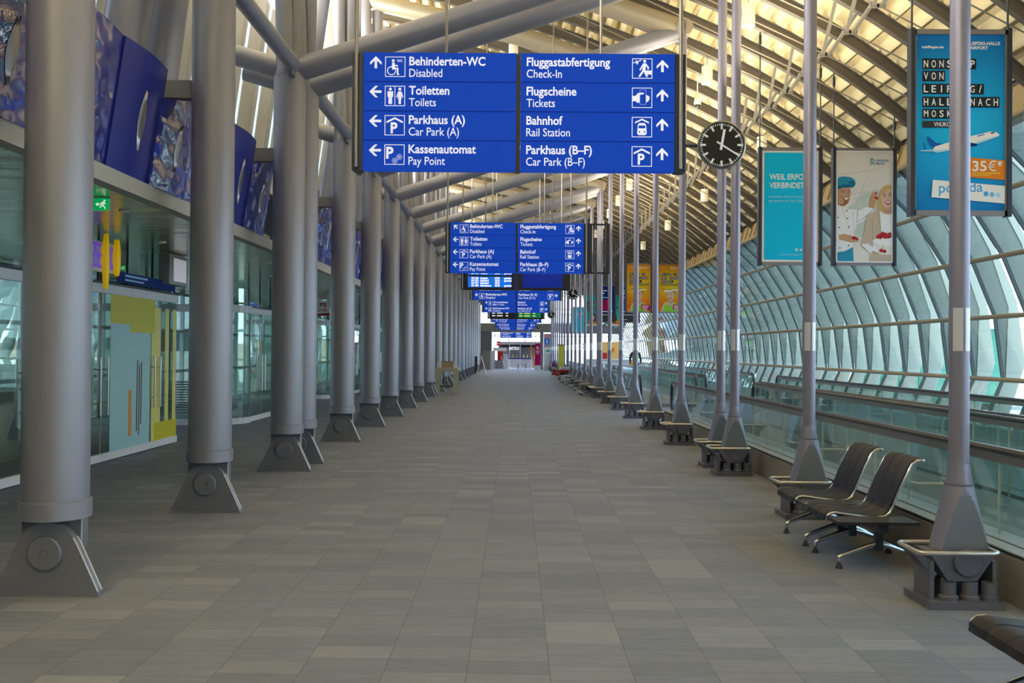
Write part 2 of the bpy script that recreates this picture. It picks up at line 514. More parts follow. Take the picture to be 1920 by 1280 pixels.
def floor_mat():
    m = mat('slate_tiles', (0.15, 0.15, 0.15), 0.42)
    nt = m.node_tree
    b = nt.nodes['Principled BSDF']
    L = nt.links.new
    g = node(nt, 'ShaderNodeNewGeometry')
    sp = node(nt, 'ShaderNodeSeparateXYZ'); L(g.outputs['Position'], sp.inputs[0])

    def mth(op, a, bb=None, **k):
        n = node(nt, 'ShaderNodeMath', operation=op, **k)
        for i, s in enumerate((a, bb)):
            if s is None: continue
            if isinstance(s, (int, float)): n.inputs[i].default_value = s
            else: L(s, n.inputs[i])
        return n.outputs[0]
    TW, TL = 0.425, 0.20
    u = mth('DIVIDE', mth('SUBTRACT', sp.outputs['X'], 0.184), TW)
    ci = mth('FLOOR', u)
    wn1 = node(nt, 'ShaderNodeTexWhiteNoise', noise_dimensions='1D'); L(ci, wn1.inputs['W'])
    off = mth('MULTIPLY', wn1.outputs['Value'], 1.0)
    v = mth('ADD', mth('DIVIDE', sp.outputs['Y'], TL), off)
    ri = mth('FLOOR', v)
    cmb = node(nt, 'ShaderNodeCombineXYZ'); L(ci, cmb.inputs[0]); L(ri, cmb.inputs[1])
    wn2 = node(nt, 'ShaderNodeTexWhiteNoise', noise_dimensions='3D'); L(cmb.outputs[0], wn2.inputs['Vector'])
    ramp = node(nt, 'ShaderNodeValToRGB')
    e = ramp.color_ramp.elements
    e[0].position = 0.0; e[0].color = (0.192, 0.210, 0.257, 1)
    e[1].position = 1.0; e[1].color = (0.278, 0.296, 0.334, 1)
    for p, c in ((0.25, (0.208, 0.228, 0.279)), (0.5, (0.221, 0.240, 0.288)), (0.75, (0.230, 0.246, 0.283)), (0.9, (0.242, 0.261, 0.304))):
        x = e.new(p); x.color = (*c, 1)
    L(wn2.outputs['Value'], ramp.inputs[0])
    # slate mottling streaked across the tile
    mp = node(nt, 'ShaderNodeMapping'); mp.inputs['Scale'].default_value = (3, 14, 1)
    L(g.outputs['Position'], mp.inputs[0])
    nz = node(nt, 'ShaderNodeTexNoise'); nz.inputs['Scale'].default_value = 1.4; nz.inputs['Detail'].default_value = 6
    L(mp.outputs[0], nz.inputs['Vector'])
    mr = node(nt, 'ShaderNodeMapRange'); mr.inputs[3].default_value = 0.78; mr.inputs[4].default_value = 1.22
    L(nz.outputs[0], mr.inputs[0])
    mul = node(nt, 'ShaderNodeMix', data_type='RGBA', blend_type='MULTIPLY'); mul.inputs[0].default_value = 1.0
    L(ramp.outputs[0], mul.inputs[6])
    cb = node(nt, 'ShaderNodeCombineColor')
    for i in range(3): L(mr.outputs[0], cb.inputs[i])
    L(cb.outputs[0], mul.inputs[7])
    # joints
    fu = mth('SUBTRACT', u, ci); fv = mth('SUBTRACT', v, ri)
    ju = mth('LESS_THAN', fu, 0.012); jv = mth('LESS_THAN', fv, 0.02)
    j = mth('MAXIMUM', ju, jv)
    mj = node(nt, 'ShaderNodeMix', data_type='RGBA')
    L(mth('MULTIPLY', j, 0.55), mj.inputs[0]); L(mul.outputs[2], mj.inputs[6]); mj.inputs[7].default_value = (0.085, 0.085, 0.085, 1)
    L(mj.outputs[2], b.inputs['Base Color'])
    rr = node(nt, 'ShaderNodeMapRange'); rr.inputs[3].default_value = 0.50; rr.inputs[4].default_value = 0.70
    L(nz.outputs[0], rr.inputs[0]); L(rr.outputs[0], b.inputs['Roughness'])
    bp = node(nt, 'ShaderNodeBump'); bp.inputs['Strength'].default_value = 0.12; bp.inputs['Distance'].default_value = 0.01
    L(nz.outputs[0], bp.inputs['Height']); L(bp.outputs[0], b.inputs['Normal'])
    b.inputs['Specular IOR Level'].default_value = 0.12
    return m


def gradient(name, c0, c1, radial=False):
    """printed colour gradient of a poster"""
    m = mat(name, c0, 0.5)
    nt = m.node_tree
    b = nt.nodes['Principled BSDF']
    tc = node(nt, 'ShaderNodeTexCoord')
    rp = node(nt, 'ShaderNodeValToRGB')
    rp.color_ramp.elements[0].color = (*c0, 1); rp.color_ramp.elements[1].color = (*c1, 1)
    mp = node(nt, 'ShaderNodeMapping')
    gr = node(nt, 'ShaderNodeTexGradient')
    nt.links.new(tc.outputs['Object'], mp.inputs[0]); nt.links.new(mp.outputs[0], gr.inputs[0])
    gr.gradient_type = 'SPHERICAL'
    mp.inputs['Location'].default_value = (0, 0, -0.95 * 0.85) if radial else (0, 0, -1.25 * 1.1)
    mp.inputs['Scale'].default_value = (0.85, 0.85, 0.85) if radial else (1.1, 1.1, 1.1)
    nt.links.new(gr.outputs[0], rp.inputs[0]); nt.links.new(rp.outputs[0], b.inputs['Base Color'])
    return m


M['wavy'] = wavy_blue()
M['soffit'] = soffit_mat()
M['floor'] = floor_mat()
M['p_pob'] = gradient('print_blue_gradient', (0.006, 0.12, 0.46), (0.02, 0.55, 0.95), True)
M['p_sun'] = gradient('print_orange_gradient', (0.78, 0.20, 0.01), (0.80, 0.66, 0.02))

# ------------------------------------------------------------------ text and flat graphics
TEXT = {}


def text_geo(body, bold=0.0):
    k = (body, bold)
    if k in TEXT:
        return TEXT[k]
    cu = bpy.data.curves.new('lettering', 'FONT')
    cu.body = body
    cu.offset = bold
    cu.resolution_u = 3
    ob = bpy.data.objects.new('lettering', cu)
    COL.objects.link(ob)
    dg = bpy.context.evaluated_depsgraph_get()
    me = bpy.data.meshes.new_from_object(ob.evaluated_get(dg))
    vs = [(v.co.x, v.co.y) for v in me.vertices]
    fs = [tuple(p.vertices) for p in me.polygons]
    bpy.data.objects.remove(ob)
    bpy.data.curves.remove(cu)
    bpy.data.meshes.remove(me)
    x0 = min((v[0] for v in vs), default=0)
    x1 = max((v[0] for v in vs), default=1)
    vs = [(x - x0, y) for x, y in vs]
    TEXT[k] = (vs, fs, x1 - x0)
    return TEXT[k]


CAP = max(v[1] for v in text_geo('H')[0])


class G:
    """flat print: 2-D shapes in picture units, x right, y DOWN, laid on a plane; one mesh, several inks"""

    def __init__(self, mats, ox, oy, k):
        self.mb = MB()
        self.mats = mats
        self.ox, self.oy, self.k = ox, oy, k
        self.lay = 0

    def P(self, x, y, l):
        return ((x - self.ox) * self.k, -0.00012 * l, -(y - self.oy) * self.k)

    def poly(self, pts, ink, lay=None):
        self.lay += 1
        l = self.lay if lay is None else lay
        a = sum(pts[i - 1][0] * pts[i][1] - pts[i][0] * pts[i - 1][1] for i in range(len(pts)))
        if a > 0:
            pts = pts[::-1]
        self.mb.add([self.P(x, y, l) for x, y in pts], [tuple(range(len(pts)))], self.mats.index(ink))

    def rect(self, x0, y0, x1, y1, ink):
        self.poly([(x0, y0), (x1, y0), (x1, y1), (x0, y1)], ink)

    def disc(self, cx, cy, r, ink, seg=16, ry=None):
        ry = ry or r
        self.poly([(cx + r * math.cos(2 * PI * k / seg), cy + ry * math.sin(2 * PI * k / seg)) for k in range(seg)], ink)

    def frame(self, x0, y0, x1, y1, t, ink):
        for a in ((x0, y0, x1, y0 + t), (x0, y1 - t, x1, y1), (x0, y0, x0 + t, y1), (x1 - t, y0, x1, y1)):
            self.rect(*a, ink)

    def stroke(self, pts, w, ink):
        for (x0, y0), (x1, y1) in zip(pts, pts[1:]):
            dx, dy = x1 - x0, y1 - y0
            d = math.hypot(dx, dy) or 1
            nx, ny = -dy / d * w / 2, dx / d * w / 2
            self.poly([(x0 + nx, y0 + ny), (x1 + nx, y1 + ny), (x1 - nx, y1 - ny), (x0 - nx, y0 - ny)], ink)

    def arc(self, cx, cy, r, a0, a1, w, ink, n=14):
        self.stroke([(cx + r * math.cos(math.radians(a0 + (a1 - a0) * i / n)), cy + r * math.sin(math.radians(a0 + (a1 - a0) * i / n))) for i in range(n + 1)], w, ink)

    def text(self, body, x, y, cap, ink, bold=0.0, w=None, xs=0.92, align='L', slope=0.0):
        """baseline at y; cap = capital height in picture units; w = fitted width"""
        vs, fs, tw = text_geo(body, bold)
        s = cap / CAP
        sx = s * xs if w is None else w / tw
        self.lay += 1
        if align == 'C':
            x -= tw * sx / 2
        pts = [self.P(x + a * sx, y - b * s + slope * a * sx, self.lay) for a, b in vs]
        self.mb.add(pts, fs, self.mats.index(ink))

    def build(self, name, parent, loc=None):
        return self.mb.build(name, [M[m] for m in self.mats], parent, loc, fix=False)


# ------------------------------------------------------------------ frames of the hall
BAY, JOINT = 3.18, 0.85
FR = [6.3, 9.48, 12.66]
while FR[-1] < 78:
    FR.append(FR[-1] + JOINT)
    for _ in range(6):
        FR.append(FR[-1] + BAY)
FR = [y for y in FR if y < 79.5]
JPAIR = {i for i in range(len(FR) - 1) if FR[i + 1] - FR[i] < 1}      # first of a joint pair
XL, XR = -3.10, 2.95


def roof_z(x):
    """centre line of the rafters"""
    d = x - 4.0
    return 7.28 - 0.45 * d - (0.07 if d > 0 else 0.018) * d * d


# ------------------------------------------------------------------ setting: floor, ground, roof deck
structure(MB().box(-9.6, 9.2, -14, 92, -0.12, 0.0).build('floor', M['floor']))
g = MB().box(-400, 400, -200, 500, -0.5, -0.16).build('ground', M['apron']); structure(g)

# corrugated roof deck
mb = MB()
prof = []
x = -4.6
pitch = 0.28
while x < 7.15:
    for dx, up in ((0.0, 0), (0.05, 0), (0.095, 1), (0.235, 1)):
        prof.append((x + dx, roof_z(x + dx) + 0.105 + 0.135 * up))
    x += pitch
n = len(prof)
vs = [(px, py, pz) for py in (-14.0, 84.0) for px, pz in prof]
mb.add(vs, [(i, i + 1, n + i + 1, n + i) for i in range(n - 1)])
vs2 = [(px, py, pz + 0.2) for py in (-14.0, 84.0) for px, pz in ((prof[0]), (prof[n // 3]), (prof[n // 2]), (prof[2 * n // 3]), (prof[5 * n // 6]), (prof[-1]))]
mb.add(vs2, [(i, 6 + i, 7 + i, i + 1) for i in range(5)])
structure(mb.build('ceiling', M['deck'], fix=False))

# rafters: curved I-beam with under-rod and raking struts
rf = thing('roof_rafter', None, 'rafter', (0, 0, 0), 'dark rafters under the roof deck')
XS = [-4.6, -3, -1.5, 0, 1.2, 2.2, 3.2, 4.0, 4.6, 5.2, 5.8, 6.4, 7.0]
mb = MB()
for w, z0, z1 in ((0.11, 0.085, 0.105), (0.02, -0.085, 0.085), (0.11, -0.105, -0.085)):
    vs = []
    for xx in XS:
        zc = roof_z(xx)
        vs += [(xx, -w / 2, zc + z0), (xx, w / 2, zc + z0), (xx, w / 2, zc + z1), (xx, -w / 2, zc + z1)]
    fs = [(3, 2, 1, 0), tuple(len(vs) - 4 + i for i in range(4))]
    for i in range(len(XS) - 1):
        for k in range(4):
            fs.append((i * 4 + k, i * 4 + (k + 1) % 4, i * 4 + 4 + (k + 1) % 4, i * 4 + 4 + k))
    mb.add(vs, fs)
mb.build('beam', M['rafter'], rf)
NX, NZ = 4.9, 6.36
mb = MB().tube([(6.75, 0, roof_z(6.75) - 0.1), (NX, 0, NZ), (1.2, 0, roof_z(1.2) - 0.32), (-1.0, 0, roof_z(-1.0) - 0.1)], 0.011, 6)
mb.build('tie_rod', M['tiegrey'], rf)
for dx in (-0.22, 0.10):
    mb = MB().bar((NX + dx * 0.3, 0, NZ), (NX + dx, -1.06, roof_z(NX + dx) - 0.09), 0.05, 0.03)
    mb.bar((NX + dx * 0.3 - 0.06, 0, NZ), (NX + dx * 0.3 + 0.06, 0, NZ), 0.05, 0.05)
    mb.build('strut', M['roofstrut'], rf)
RY = [4.18 + 1.06 * k for k in range(71)]
for k, y in enumerate(RY):
    lab = ('dark steel roof rafter, %s from the front' % ordi(k + 1)) if k < 45 else 'dark steel roof rafter at the far dim end of the hall roof'
    if k == 0:
        rf.location = (0, y, 0); rf['label'] = lab
    else:
        dup(rf, (0, y, 0), lab)

# ------------------------------------------------------------------ left columns
NODE = 5.42
CT = []


def make_column():
    t = thing('column', None, 'column', (0, 0, 0), 'grey columns of the left row', 'thing')
    MB().lathe([(0.213, 0.60), (0.213, 5.30), (0.19, 5.5), (0.12, 5.65)], seg=40).build('shaft', M['column'], t)
    MB().lathe([(0.213, 0.50), (0.229, 0.505), (0.229, 0.62), (0.213, 0.628)], seg=40).build('collar', M['column'], t)
    MB().prism([(-0.20, 0.52), (0.20, 0.52), (0.20, 0.32), (0.12, 0.12), (-0.12, 0.12), (-0.20, 0.32)], -0.05, 0.05).build('tongue', M['foot'], t)
    out = [(-0.345, 0.0), (-0.345, 0.035), (-0.335, 0.05)]
    cz, r = 0.283, 0.205
    for a in range(150, 29, -10):
        out.append((r * math.cos(math.radians(a)), cz + r * math.sin(math.radians(a))))
    out += [(0.335, 0.05), (0.345, 0.035), (0.345, 0.0)]
    o = MB().prism(out[::-1], -0.12, -0.055).build('foot_plate', M['foot'], t)
    for y0 in (-0.117, -0.058):          # pale strips painting the light caught on the corners of the thick plate
        MB().tube([(0.178, y0, 0.385), (0.205, y0, 0.335), (0.335, y0, 0.052), (0.345, y0, 0.03)], 0.0065, 6).build('edge_glint', M['edge'], o)
    for y0 in (-0.048,):  # same painted highlight on the tongue edge
        MB().tube([(0.200, y0, 0.50), (0.200, y0, 0.335)], 0.006, 6).build('edge_glint', M['edge'], o)
    mb = MB().lathe([(0.0, -0.150), (0.018, -0.150), (0.018, -0.143), (0.03, -0.143), (0.03, -0.150), (0.105, -0.150), (0.113, -0.142), (0.113, 0.142), (0.1, 0.15), (0, 0.15)], (0, 0, cz), 32, axis='y', cap=False)
    mb.build('pin', M['foot'], t)
    MB().box(-0.36, 0.36, -0.14, 0.14, 0.0, 0.012).build('floor_plate', M['foot'], t)
    # rising strut to the head of the pole opposite
    dx = XR - XL
    MB().tube([(0.05, 0, NODE + 0.0), (dx, 0, NODE + dx * 0.324)], 0.16, 24).build('roof_strut', M['column'], t)
    MB().tube([(-0.04, -0.1, NODE - 0.1), (-0.16, -0.1, NODE + 4.1)], 0.115, 18).build('upper_tube', M['column'], t)
    MB().tube([(0.03, 0.06, NODE), (0.10, 0.06, NODE + 3.9)], 0.11, 18).build('upper_tube', M['column'], t)
    MB().tube([(0.0, 0, NODE), (-0.85, 0, NODE + 0.25)], 0.14, 20).build('side_strut', M['column'], t)
    MB().box(-0.50, -0.15, -0.06, 0.06, 4.18, 4.36).build('bracket', M['bracket'], t)
    return t


for i, y in enumerate(FR):
    lab = 'grey round steel column on a pinned foot, %s from the front in the left row' % ordi(i + 1)
    if i == 0:
        CT.append(make_column()); CT[0].location = (XL, y, 0); CT[0]['label'] = lab
    else:
        CT.append(dup(CT[0], (XL, y, 0), lab))

# longitudinal tubes between the column heads
tie = thing('tie_tube', None, 'tube', (0, 0, 0), 'thin tubes linking the left column heads')
MB().tube([(0, 0.05, 0), (0, BAY - 0.14, 0)], [0.10, 0.10], 20).build('tube', M['column'], tie)
MB().box(-0.02, 0.02, BAY - 0.30, BAY - 0.10, -0.16, -0.08).build('end_lug', M['bracket'], tie)
first = True
for i in range(len(FR) - 1):
    if i in JPAIR:
        continue
    lab = 'thin grey tube linking the heads of the %s and %s left columns' % (ordi(i + 1), ordi(i + 2))
    loc = (XL + 0.10, FR[i] - 0.08, NODE + 0.02)
    if first:
        tie.location = loc; tie['label'] = lab; first = False
    else:
        dup(tie, loc, lab)

# girders under the rafters, falling to the pole heads
gd = thing('roof_girder', None, 'girder', (0, 0, 0), 'tan tubular roof girders')
MB().tube([(XR + 0.0, 0, 7.40), (0.0, 0, 8.36), (-3.35, 0, 9.12)], [0.19, 0.20, 0.17], 22).build('tube', M['girder'], gd)
mb = MB().lathe([(0.0, -0.24), (0.06, -0.24), (0.06, -0.23), (0.15, -0.225), (0.15, 0.225), (0, 0.225)], (XR, 0, 7.40), 24, axis='y', cap=False)
mb.build('end_pin', M['girder'], gd)
for i, y in enumerate(FR):
    lab = 'tan tubular roof girder above the %s pole of the right row' % ordi(i + 1)
    if i == 0:
        gd.location = (0, y, 0); gd['label'] = lab
    else:
        dup(gd, (0, y, 0), lab)

# leaning outer columns above the soffit, in front of the clerestory
oc = thing('leaning_column', None, 'column', (0, 0, 0), 'leaning columns of the clerestory', 'thing')
MB().tube([(0, 0, 4.01), (0.735, 0, 9.60)], 0.22, 28).build('shaft', M['column'], oc)
MB().lathe([(0.26, 4.0), (0.26, 4.06)], (0.0, 0, 0), 24).build('base_ring', M['column'], oc)
first = True
OY = [6.3, 7.2, 9.48, 10.4] + [y for i, y in enumerate(FR) if i >= 4]
for i, y in enumerate(OY):
    lab = 'pale leaning column behind the blue boards, %s from the front' % ordi(i + 1)
    if first:
        oc.location = (-4.12, y, 0); oc['label'] = lab; first = False
    else:
        dup(oc, (-4.12, y, 0), lab)

# ------------------------------------------------------------------ right poles
def make_pole():
    t = thing('pole', None, 'pole', (0, 0, 0), 'slim poles of the right row')
    MB().lathe([(0.0635, 0.88), (0.0635, 7.42)], seg=26).build('shaft', M['pole'], t)
    b = MB()
    b.lathe([(0.066, 1.665), (0.066, 2.01)], seg=26, cap=False)
    bo = MB()
    for a0, a1 in ((-150, -95), (-80, -35), (20, 75), (100, 155)):
        pts = [math.radians(a0 + (a1 - a0) * k / 6) for k in range(7)]
        vs = [(0.0655 * math.cos(a), 0.0655 * math.sin(a), z) for z in (1.665, 1.95) for a in pts]
        bo.add(vs, [(k, k + 1, 8 + k, 7 + k) for k in range(6)], 0, True)
    bo.build('marking_band', M['band'], t, fix=False)
    # flared foot: a cone cut flat at front and back
    prof = [(0.066, 0.92), (0.085, 0.785)] + [(0.092 + 0.098 * ((0.775 - z_) / 0.445) ** 1.05, z_) for z_ in [0.775 - 0.445 * q / 16 for q in range(17)]]
    seg = 96
    vs = []
    for r, z in prof:
        for k in range(seg):
            a = 2 * PI * k / seg
            vs.append((r * math.cos(a), max(-0.098, min(0.098, r * math.sin(a))), z))
    m = MB()
    for i in range(len(prof) - 1):
        for k in range(seg):
            q = [vs[i * seg + k], vs[i * seg + (k + 1) % seg], vs[(i + 1) * seg + (k + 1) % seg], vs[(i + 1) * seg + k]]
            flat = sum(abs(abs(p_[1]) - 0.098) < 1e-6 for p_ in q) >= 3
            m.add(q, [(0, 1, 2, 3)], 1 if flat else 0, not flat)
    m.build('flared_foot', [M['pole'], M['polefoot']], t, fix=False)
    MB().lathe([(0.0870, 0.778), (0.0935, 0.778), (0.0935, 0.790), (0.0862, 0.790)], seg=30, cap=False).build('joint_ring', M['pedestal'], t)
    # housing below the rail
    MB().prism([(-0.25, 0.355), (0.19, 0.355), (0.06, 0.17), (-0.13, 0.17)], -0.13, 0.11).build('housing', M['pedestal'], t)
    MB().lathe([(0.0, -0.155), (0.083, -0.155), (0.09, -0.148), (0.09, -0.11)], (-0.005, 0, 0.29), 28, axis='y', cap=False).build('boss', M['pedestal'], t)
    MB().box(-0.245, -0.215, -0.12, 0.12, 0.05, 0.30).build('side_plate', M['pedestal'], t)
    MB().box(0.165, 0.19, -0.12, 0.12, 0.05, 0.30).build('side_plate', M['pedestal'], t)
    for sx in (-0.125, 0.015, 0.145):
        for sy in (-0.12, 0.10):
            MB().lathe([(0.062, 0.05), (0.062, 0.075), (0.05, 0.085), (0.05, 0.165)], (sx, sy, 0), 18).build('bolt_sleeve', M['pedestal'], t)
    MB().box(-0.28, 0.20, -0.20, 0.20, 0.0, 0.05).build('base_slab', M['pedestal'], t)
    # guard rail loop
    x0, x1, y0, y1, z = -0.36, 0.155, -0.24, 0.12, 0.372
    c = 0.05
    pts = []
    for (cx, cy, a0) in ((x1 - c, y1 - c, 0), (x0 + c, y1 - c, 90), (x0 + c, y0 + c, 180), (x1 - c, y0 + c, 270)):
        for k in range(5):
            a = math.radians(a0 + 22.5 * k)
            pts.append((cx + c * math.cos(a), cy + c * math.sin(a), z))
    MB().tube(pts, 0.0155, 12, closed=True).build('guard_rail', M['steel'], t)
    for sy in (-0.10, 0.08):
        MB().bar((-0.34, sy, 0.36), (-0.20, sy, 0.20), 0.02, 0.03).build('rail_bracket', M['pedestal'], t)
    MB().box(-0.02, 0.02, -0.16, 0.16, 7.2, 7.55).build('head_fork', M['pole'], t)
    return t


pole0 = None
for i, y in enumerate(FR):
    lab = 'slim grey pole with flared foot, %s from the front in the right row' % ordi(i + 1)
    loc = (XR, y - 0.08, 0)
    if pole0 is None:
        pole0 = make_pole(); pole0.location = loc; pole0['label'] = lab
    else:
        dup(pole0, loc, lab)

# ------------------------------------------------------------------ left side: soffit, blue boards, clerestory
structure(MB().box(-9.6, -3.72, -14, 84, 3.22, 3.34).build('ceiling', M['soffit']))
structure(MB().box(-3.76, -3.62, -14, 84, 3.10, 3.25).build('trim_1', M['beamgrey']))
structure(MB().box(-9.6, -3.75, -14, 84, 3.9, 4.0).build('ceiling', M['bracket']))


def fascia(name, y0, y1, zt0, zt1, label, m, slit_t, bow, xoff=0.0, vent=True):
    """glossy blue board, bowed towards the aisle, leaning out at the top; a lens-shaped vent in its face"""
    t = thing(name, label, 'board', (-3.66 + xoff, y0, 3.25), 'glossy blue boards above the shops')
    nz, ny = 8, 14
    L = y1 - y0

    def P(a, b, off=0.0):
        zt = zt0 + (zt1 - zt0) * a
        return (off + 0.17 * b * (zt - 3.25) / 1.17 + bow * math.sin(PI * a) * (0.5 + 0.5 * b), L * a, b * (zt - 3.25))
    vs = [P(i / ny, j / nz) for j in range(nz + 1) for i in range(ny + 1)]
    w = ny + 1
    fs = [(j * w + i, j * w + i + 1, (j + 1) * w + i + 1, (j + 1) * w + i) for j in range(nz) for i in range(ny)]
    m1 = MB(); m1.add(vs, fs, 0, True)
    vb = [P(i / ny, j / nz, -0.025) for j in range(nz + 1) for i in range(ny + 1)]
    m1.add(vb, [f[::-1] for f in fs], 0, True)
    o = len(vs)
    for idx in ([i for i in range(w)], [nz * w + i for i in range(w)], [j * w for j in range(nz + 1)], [j * w + ny for j in range(nz + 1)]):
        for a, b in zip(idx, idx[1:]):
            m1.add([vs[a], vs[b], vb[b], vb[a]], [(0, 1, 2, 3)])
    m1.build('board', m, t, fix=False)
    if vent:
        m2 = MB()
        n = 14
        for k in range(n):
            for s in (-1, 1):
                b0, b1 = 0.22 + 0.5 * k / n, 0.22 + 0.5 * (k + 1) / n
                w0, w1 = 0.05 * math.sin(PI * k / n), 0.05 * math.sin(PI * (k + 1) / n)
                q = [P(slit_t, b0, 0.02), P(slit_t, b1, 0.02), P(slit_t + s * w1 / L * 1.6, b1, 0.004), P(slit_t + s * w0 / L * 1.6, b0, 0.004)]
                m2.add(q, [(0, 1, 2, 3)], 0, True)
        m2.build('vent', M['railsteel'], t)
    return t


bn = 0
for i, y in enumerate([3.12] + FR):
    if i - 1 in JPAIR:
        continue
    nxt = 'ahead of' if i else 'nearest, ahead of'
    if i < 22:
        nm = ordi(i + 1)
        fascia('fascia_board', y + 0.62, y + 1.98, 4.42, 4.42, 'wavy mirror-blue slitted board at the %s gap between left columns' % nm, M['wavy'], 0.30, 0.05, -0.02)
        fascia('fascia_board', y + 1.97, y + 2.98, 4.42, 4.42, 'smooth curved blue slitted board at the %s gap between left columns' % nm, M['fascia'], 0.52, 0.035, 0.0)
        fascia('fascia_board', y + 2.86, y + 3.82, 4.10, 4.34, 'short wavy blue slitted board at the %s gap between left columns' % nm, M['wavy'], 0.5, 0.05, 0.04)

# clerestory wall leaning inwards, with narrow window slots
mw = MB()
n_win = 0


def cl(zz):
    return -5.0 + 0.131 * (zz - 4.0)


YB = [-14.0] + [0.4 + 0.53 * k for k in range(158)]
for k in range(len(YB) - 1):
    y0, y1 = YB[k], YB[k + 1]
    a0, a1 = (y0, y1 - 0.16) if k % 2 else (y0, y1)
    for (z0, z1) in ((4.0, 10.0),):
        mw.add([(cl(z0), a0, z0), (cl(z0), a1, z0), (cl(z1), a1, z1), (cl(z1), a0, z1),
                (cl(z0) - 0.06, a0, z0), (cl(z0) - 0.06, a1, z0), (cl(z1) - 0.06, a1, z1), (cl(z1) - 0.06, a0, z1)],
               [(0, 1, 2, 3), (7, 6, 5, 4), (0, 3, 7, 4), (1, 5, 6, 2)])
structure(mw.build('wall_left', M['panelgrey'], fix=False))
pane = MB().bar((cl(4.0) - 0.03, 0, 4.0), (cl(10.0) - 0.03, 0, 10.0), 0.16, 0.01, up=(1, 0, 0.13)).build('window_101', M['g_milk']); structure(pane)
k2 = 101
for k in range(len(YB) - 1):
    if k % 2:
        if k2 == 101:
            q = pane
        else:
            q = pane.copy(); COL.objects.link(q); q.name = 'window_%d' % k2
        q.location = (0, YB[k + 1] - 0.08, 0); k2 += 1
wt = MB()
for k in range(len(YB) - 1):
    if k % 2:
        for yy in (YB[k + 1] - 0.18, YB[k + 1] - 0.02):
            wt.bar((cl(4.0) + 0.03, yy, 4.0), (cl(9.8) + 0.03, yy, 9.8), 0.03, 0.06, up=(1, 0, 0))
structure(wt.build('trim_2', M['white']))

# ------------------------------------------------------------------ shops on the left
XS_ = -5.9


def shop_front(y0, y1, idx, films=None):
    """run of glass door leaves along the aisle"""
    n = max(1, round((y1 - y0) / 0.98))
    w = (y1 - y0) / n
    global DOORN
    for k in range(n):
        a, b = y0 + k * w, y0 + (k + 1) * w
        d = MB().box(XS_ - 0.006, XS_ + 0.006, a + 0.008, b - 0.008, 0.13, 2.42).build('door_%d' % DOORN, M['g_shop'])
        structure(d); DOORN += 1
        MB().box(XS_ - 0.03, XS_ + 0.03, a + 0.004, b - 0.004, 0.02, 0.13).build('bottom_rail', M['white'], d)
        MB().box(XS_ - 0.03, XS_ + 0.03, a + 0.004, b - 0.004, 2.42, 2.55).build('top_rail', M['white'], d)
        MB().box(XS_ - 0.009, XS_ + 0.009, a, a + 0.008, 0.13, 2.42).build('seam', M['g_edge'], d)
        hy = a + 0.12 if (k + idx) % 2 else b - 0.12
        hb = MB()
        for hx in (XS_ + 0.06, XS_ - 0.06):
            hb.tube([(hx, hy, 0.68), (hx, hy, 1.50)], 0.014, 10)
        hb.tube([(XS_ - 0.06, hy, 0.85), (XS_ + 0.06, hy, 0.85)], 0.008, 8).tube([(XS_ - 0.06, hy, 1.33), (XS_ + 0.06, hy, 1.33)], 0.008, 8)
        hb.build('handle', M['steel'], d)
        for (f0, f1, z0, z1, m) in (films or {}).get(k, []):
            MB().box(XS_ + 0.007, XS_ + 0.010, a + f0 * w, a + f1 * w, z0, z1).build('film', M[m], d)
    up = MB().box(XS_ - 0.05, XS_ - 0.04, y0, y1, 2.58, 3.22).build('window_%d' % idx, M['g_shop']); structure(up)
    MB().box(XS_ - 0.07, XS_ + 0.05, y0, y1, 2.55, 2.58).build('ledge', M['mullion'], up)
    f = MB()
    yy = y0
    while yy < y1 + 0.01:
        f.box(XS_ - 0.06, XS_ - 0.03, yy - 0.012, yy + 0.012, 2.58, 3.22); yy += w
    f.build('mullion', M['mullion'], up)


DOORN = 1
FILM = {10: [(0.30, 1.0, 0.13, 2.0, 'filmblue'), (0.30, 1.0, 2.0, 2.42, 'filmyellow')],
        11: [(0.0, 0.80, 0.13, 1.88, 'filmblue'), (0.0, 1.0, 1.88, 2.42, 'filmyellow'), (0.86, 1.0, 0.13, 1.88, 'filmlemon')],
        12: [(0.0, 0.25, 0.42, 2.3, 'filmlemon'), (0.45, 0.62, 0.42, 2.3, 'filmlemon'), (0.80, 0.96, 0.42, 2.3, 'filmlemon'), (0.0, 1.0, 0.13, 0.42, 'filmyellow')]}
shop_front(3.4, 16.2, 1, FILM)
# painted strokes on the blue film (print on glass)
st = MB()
st.box(XS_ + 0.011, XS_ + 0.0135, 14.20, 14.30, 0.30, 1.0)
tag(st.build('window_sticker', M['orange']), 'tall orange brush stroke on the light blue shop film', 'sticker')
st = MB()
for q, (a, z0, z1) in enumerate(((14.50, 0.35, 1.45), (14.58, 0.28, 1.38), (14.66, 0.45, 1.42))):
    st.bar((XS_ + 0.0125, a, z0), (XS_ + 0.0125, a + 0.02, z1), 0.03, 0.003, up=(1, 0, 0))
tag(st.build('window_sticker', M['brown']), 'dark dripping brush strokes on the light blue shop film', 'sticker')

structure(MB().box(-9.6, 9.0, -14.1, -14.0, 0, 10.2).build('wall_back_added', M['greybox']))  # unseen end wall added to cut light from behind the camera
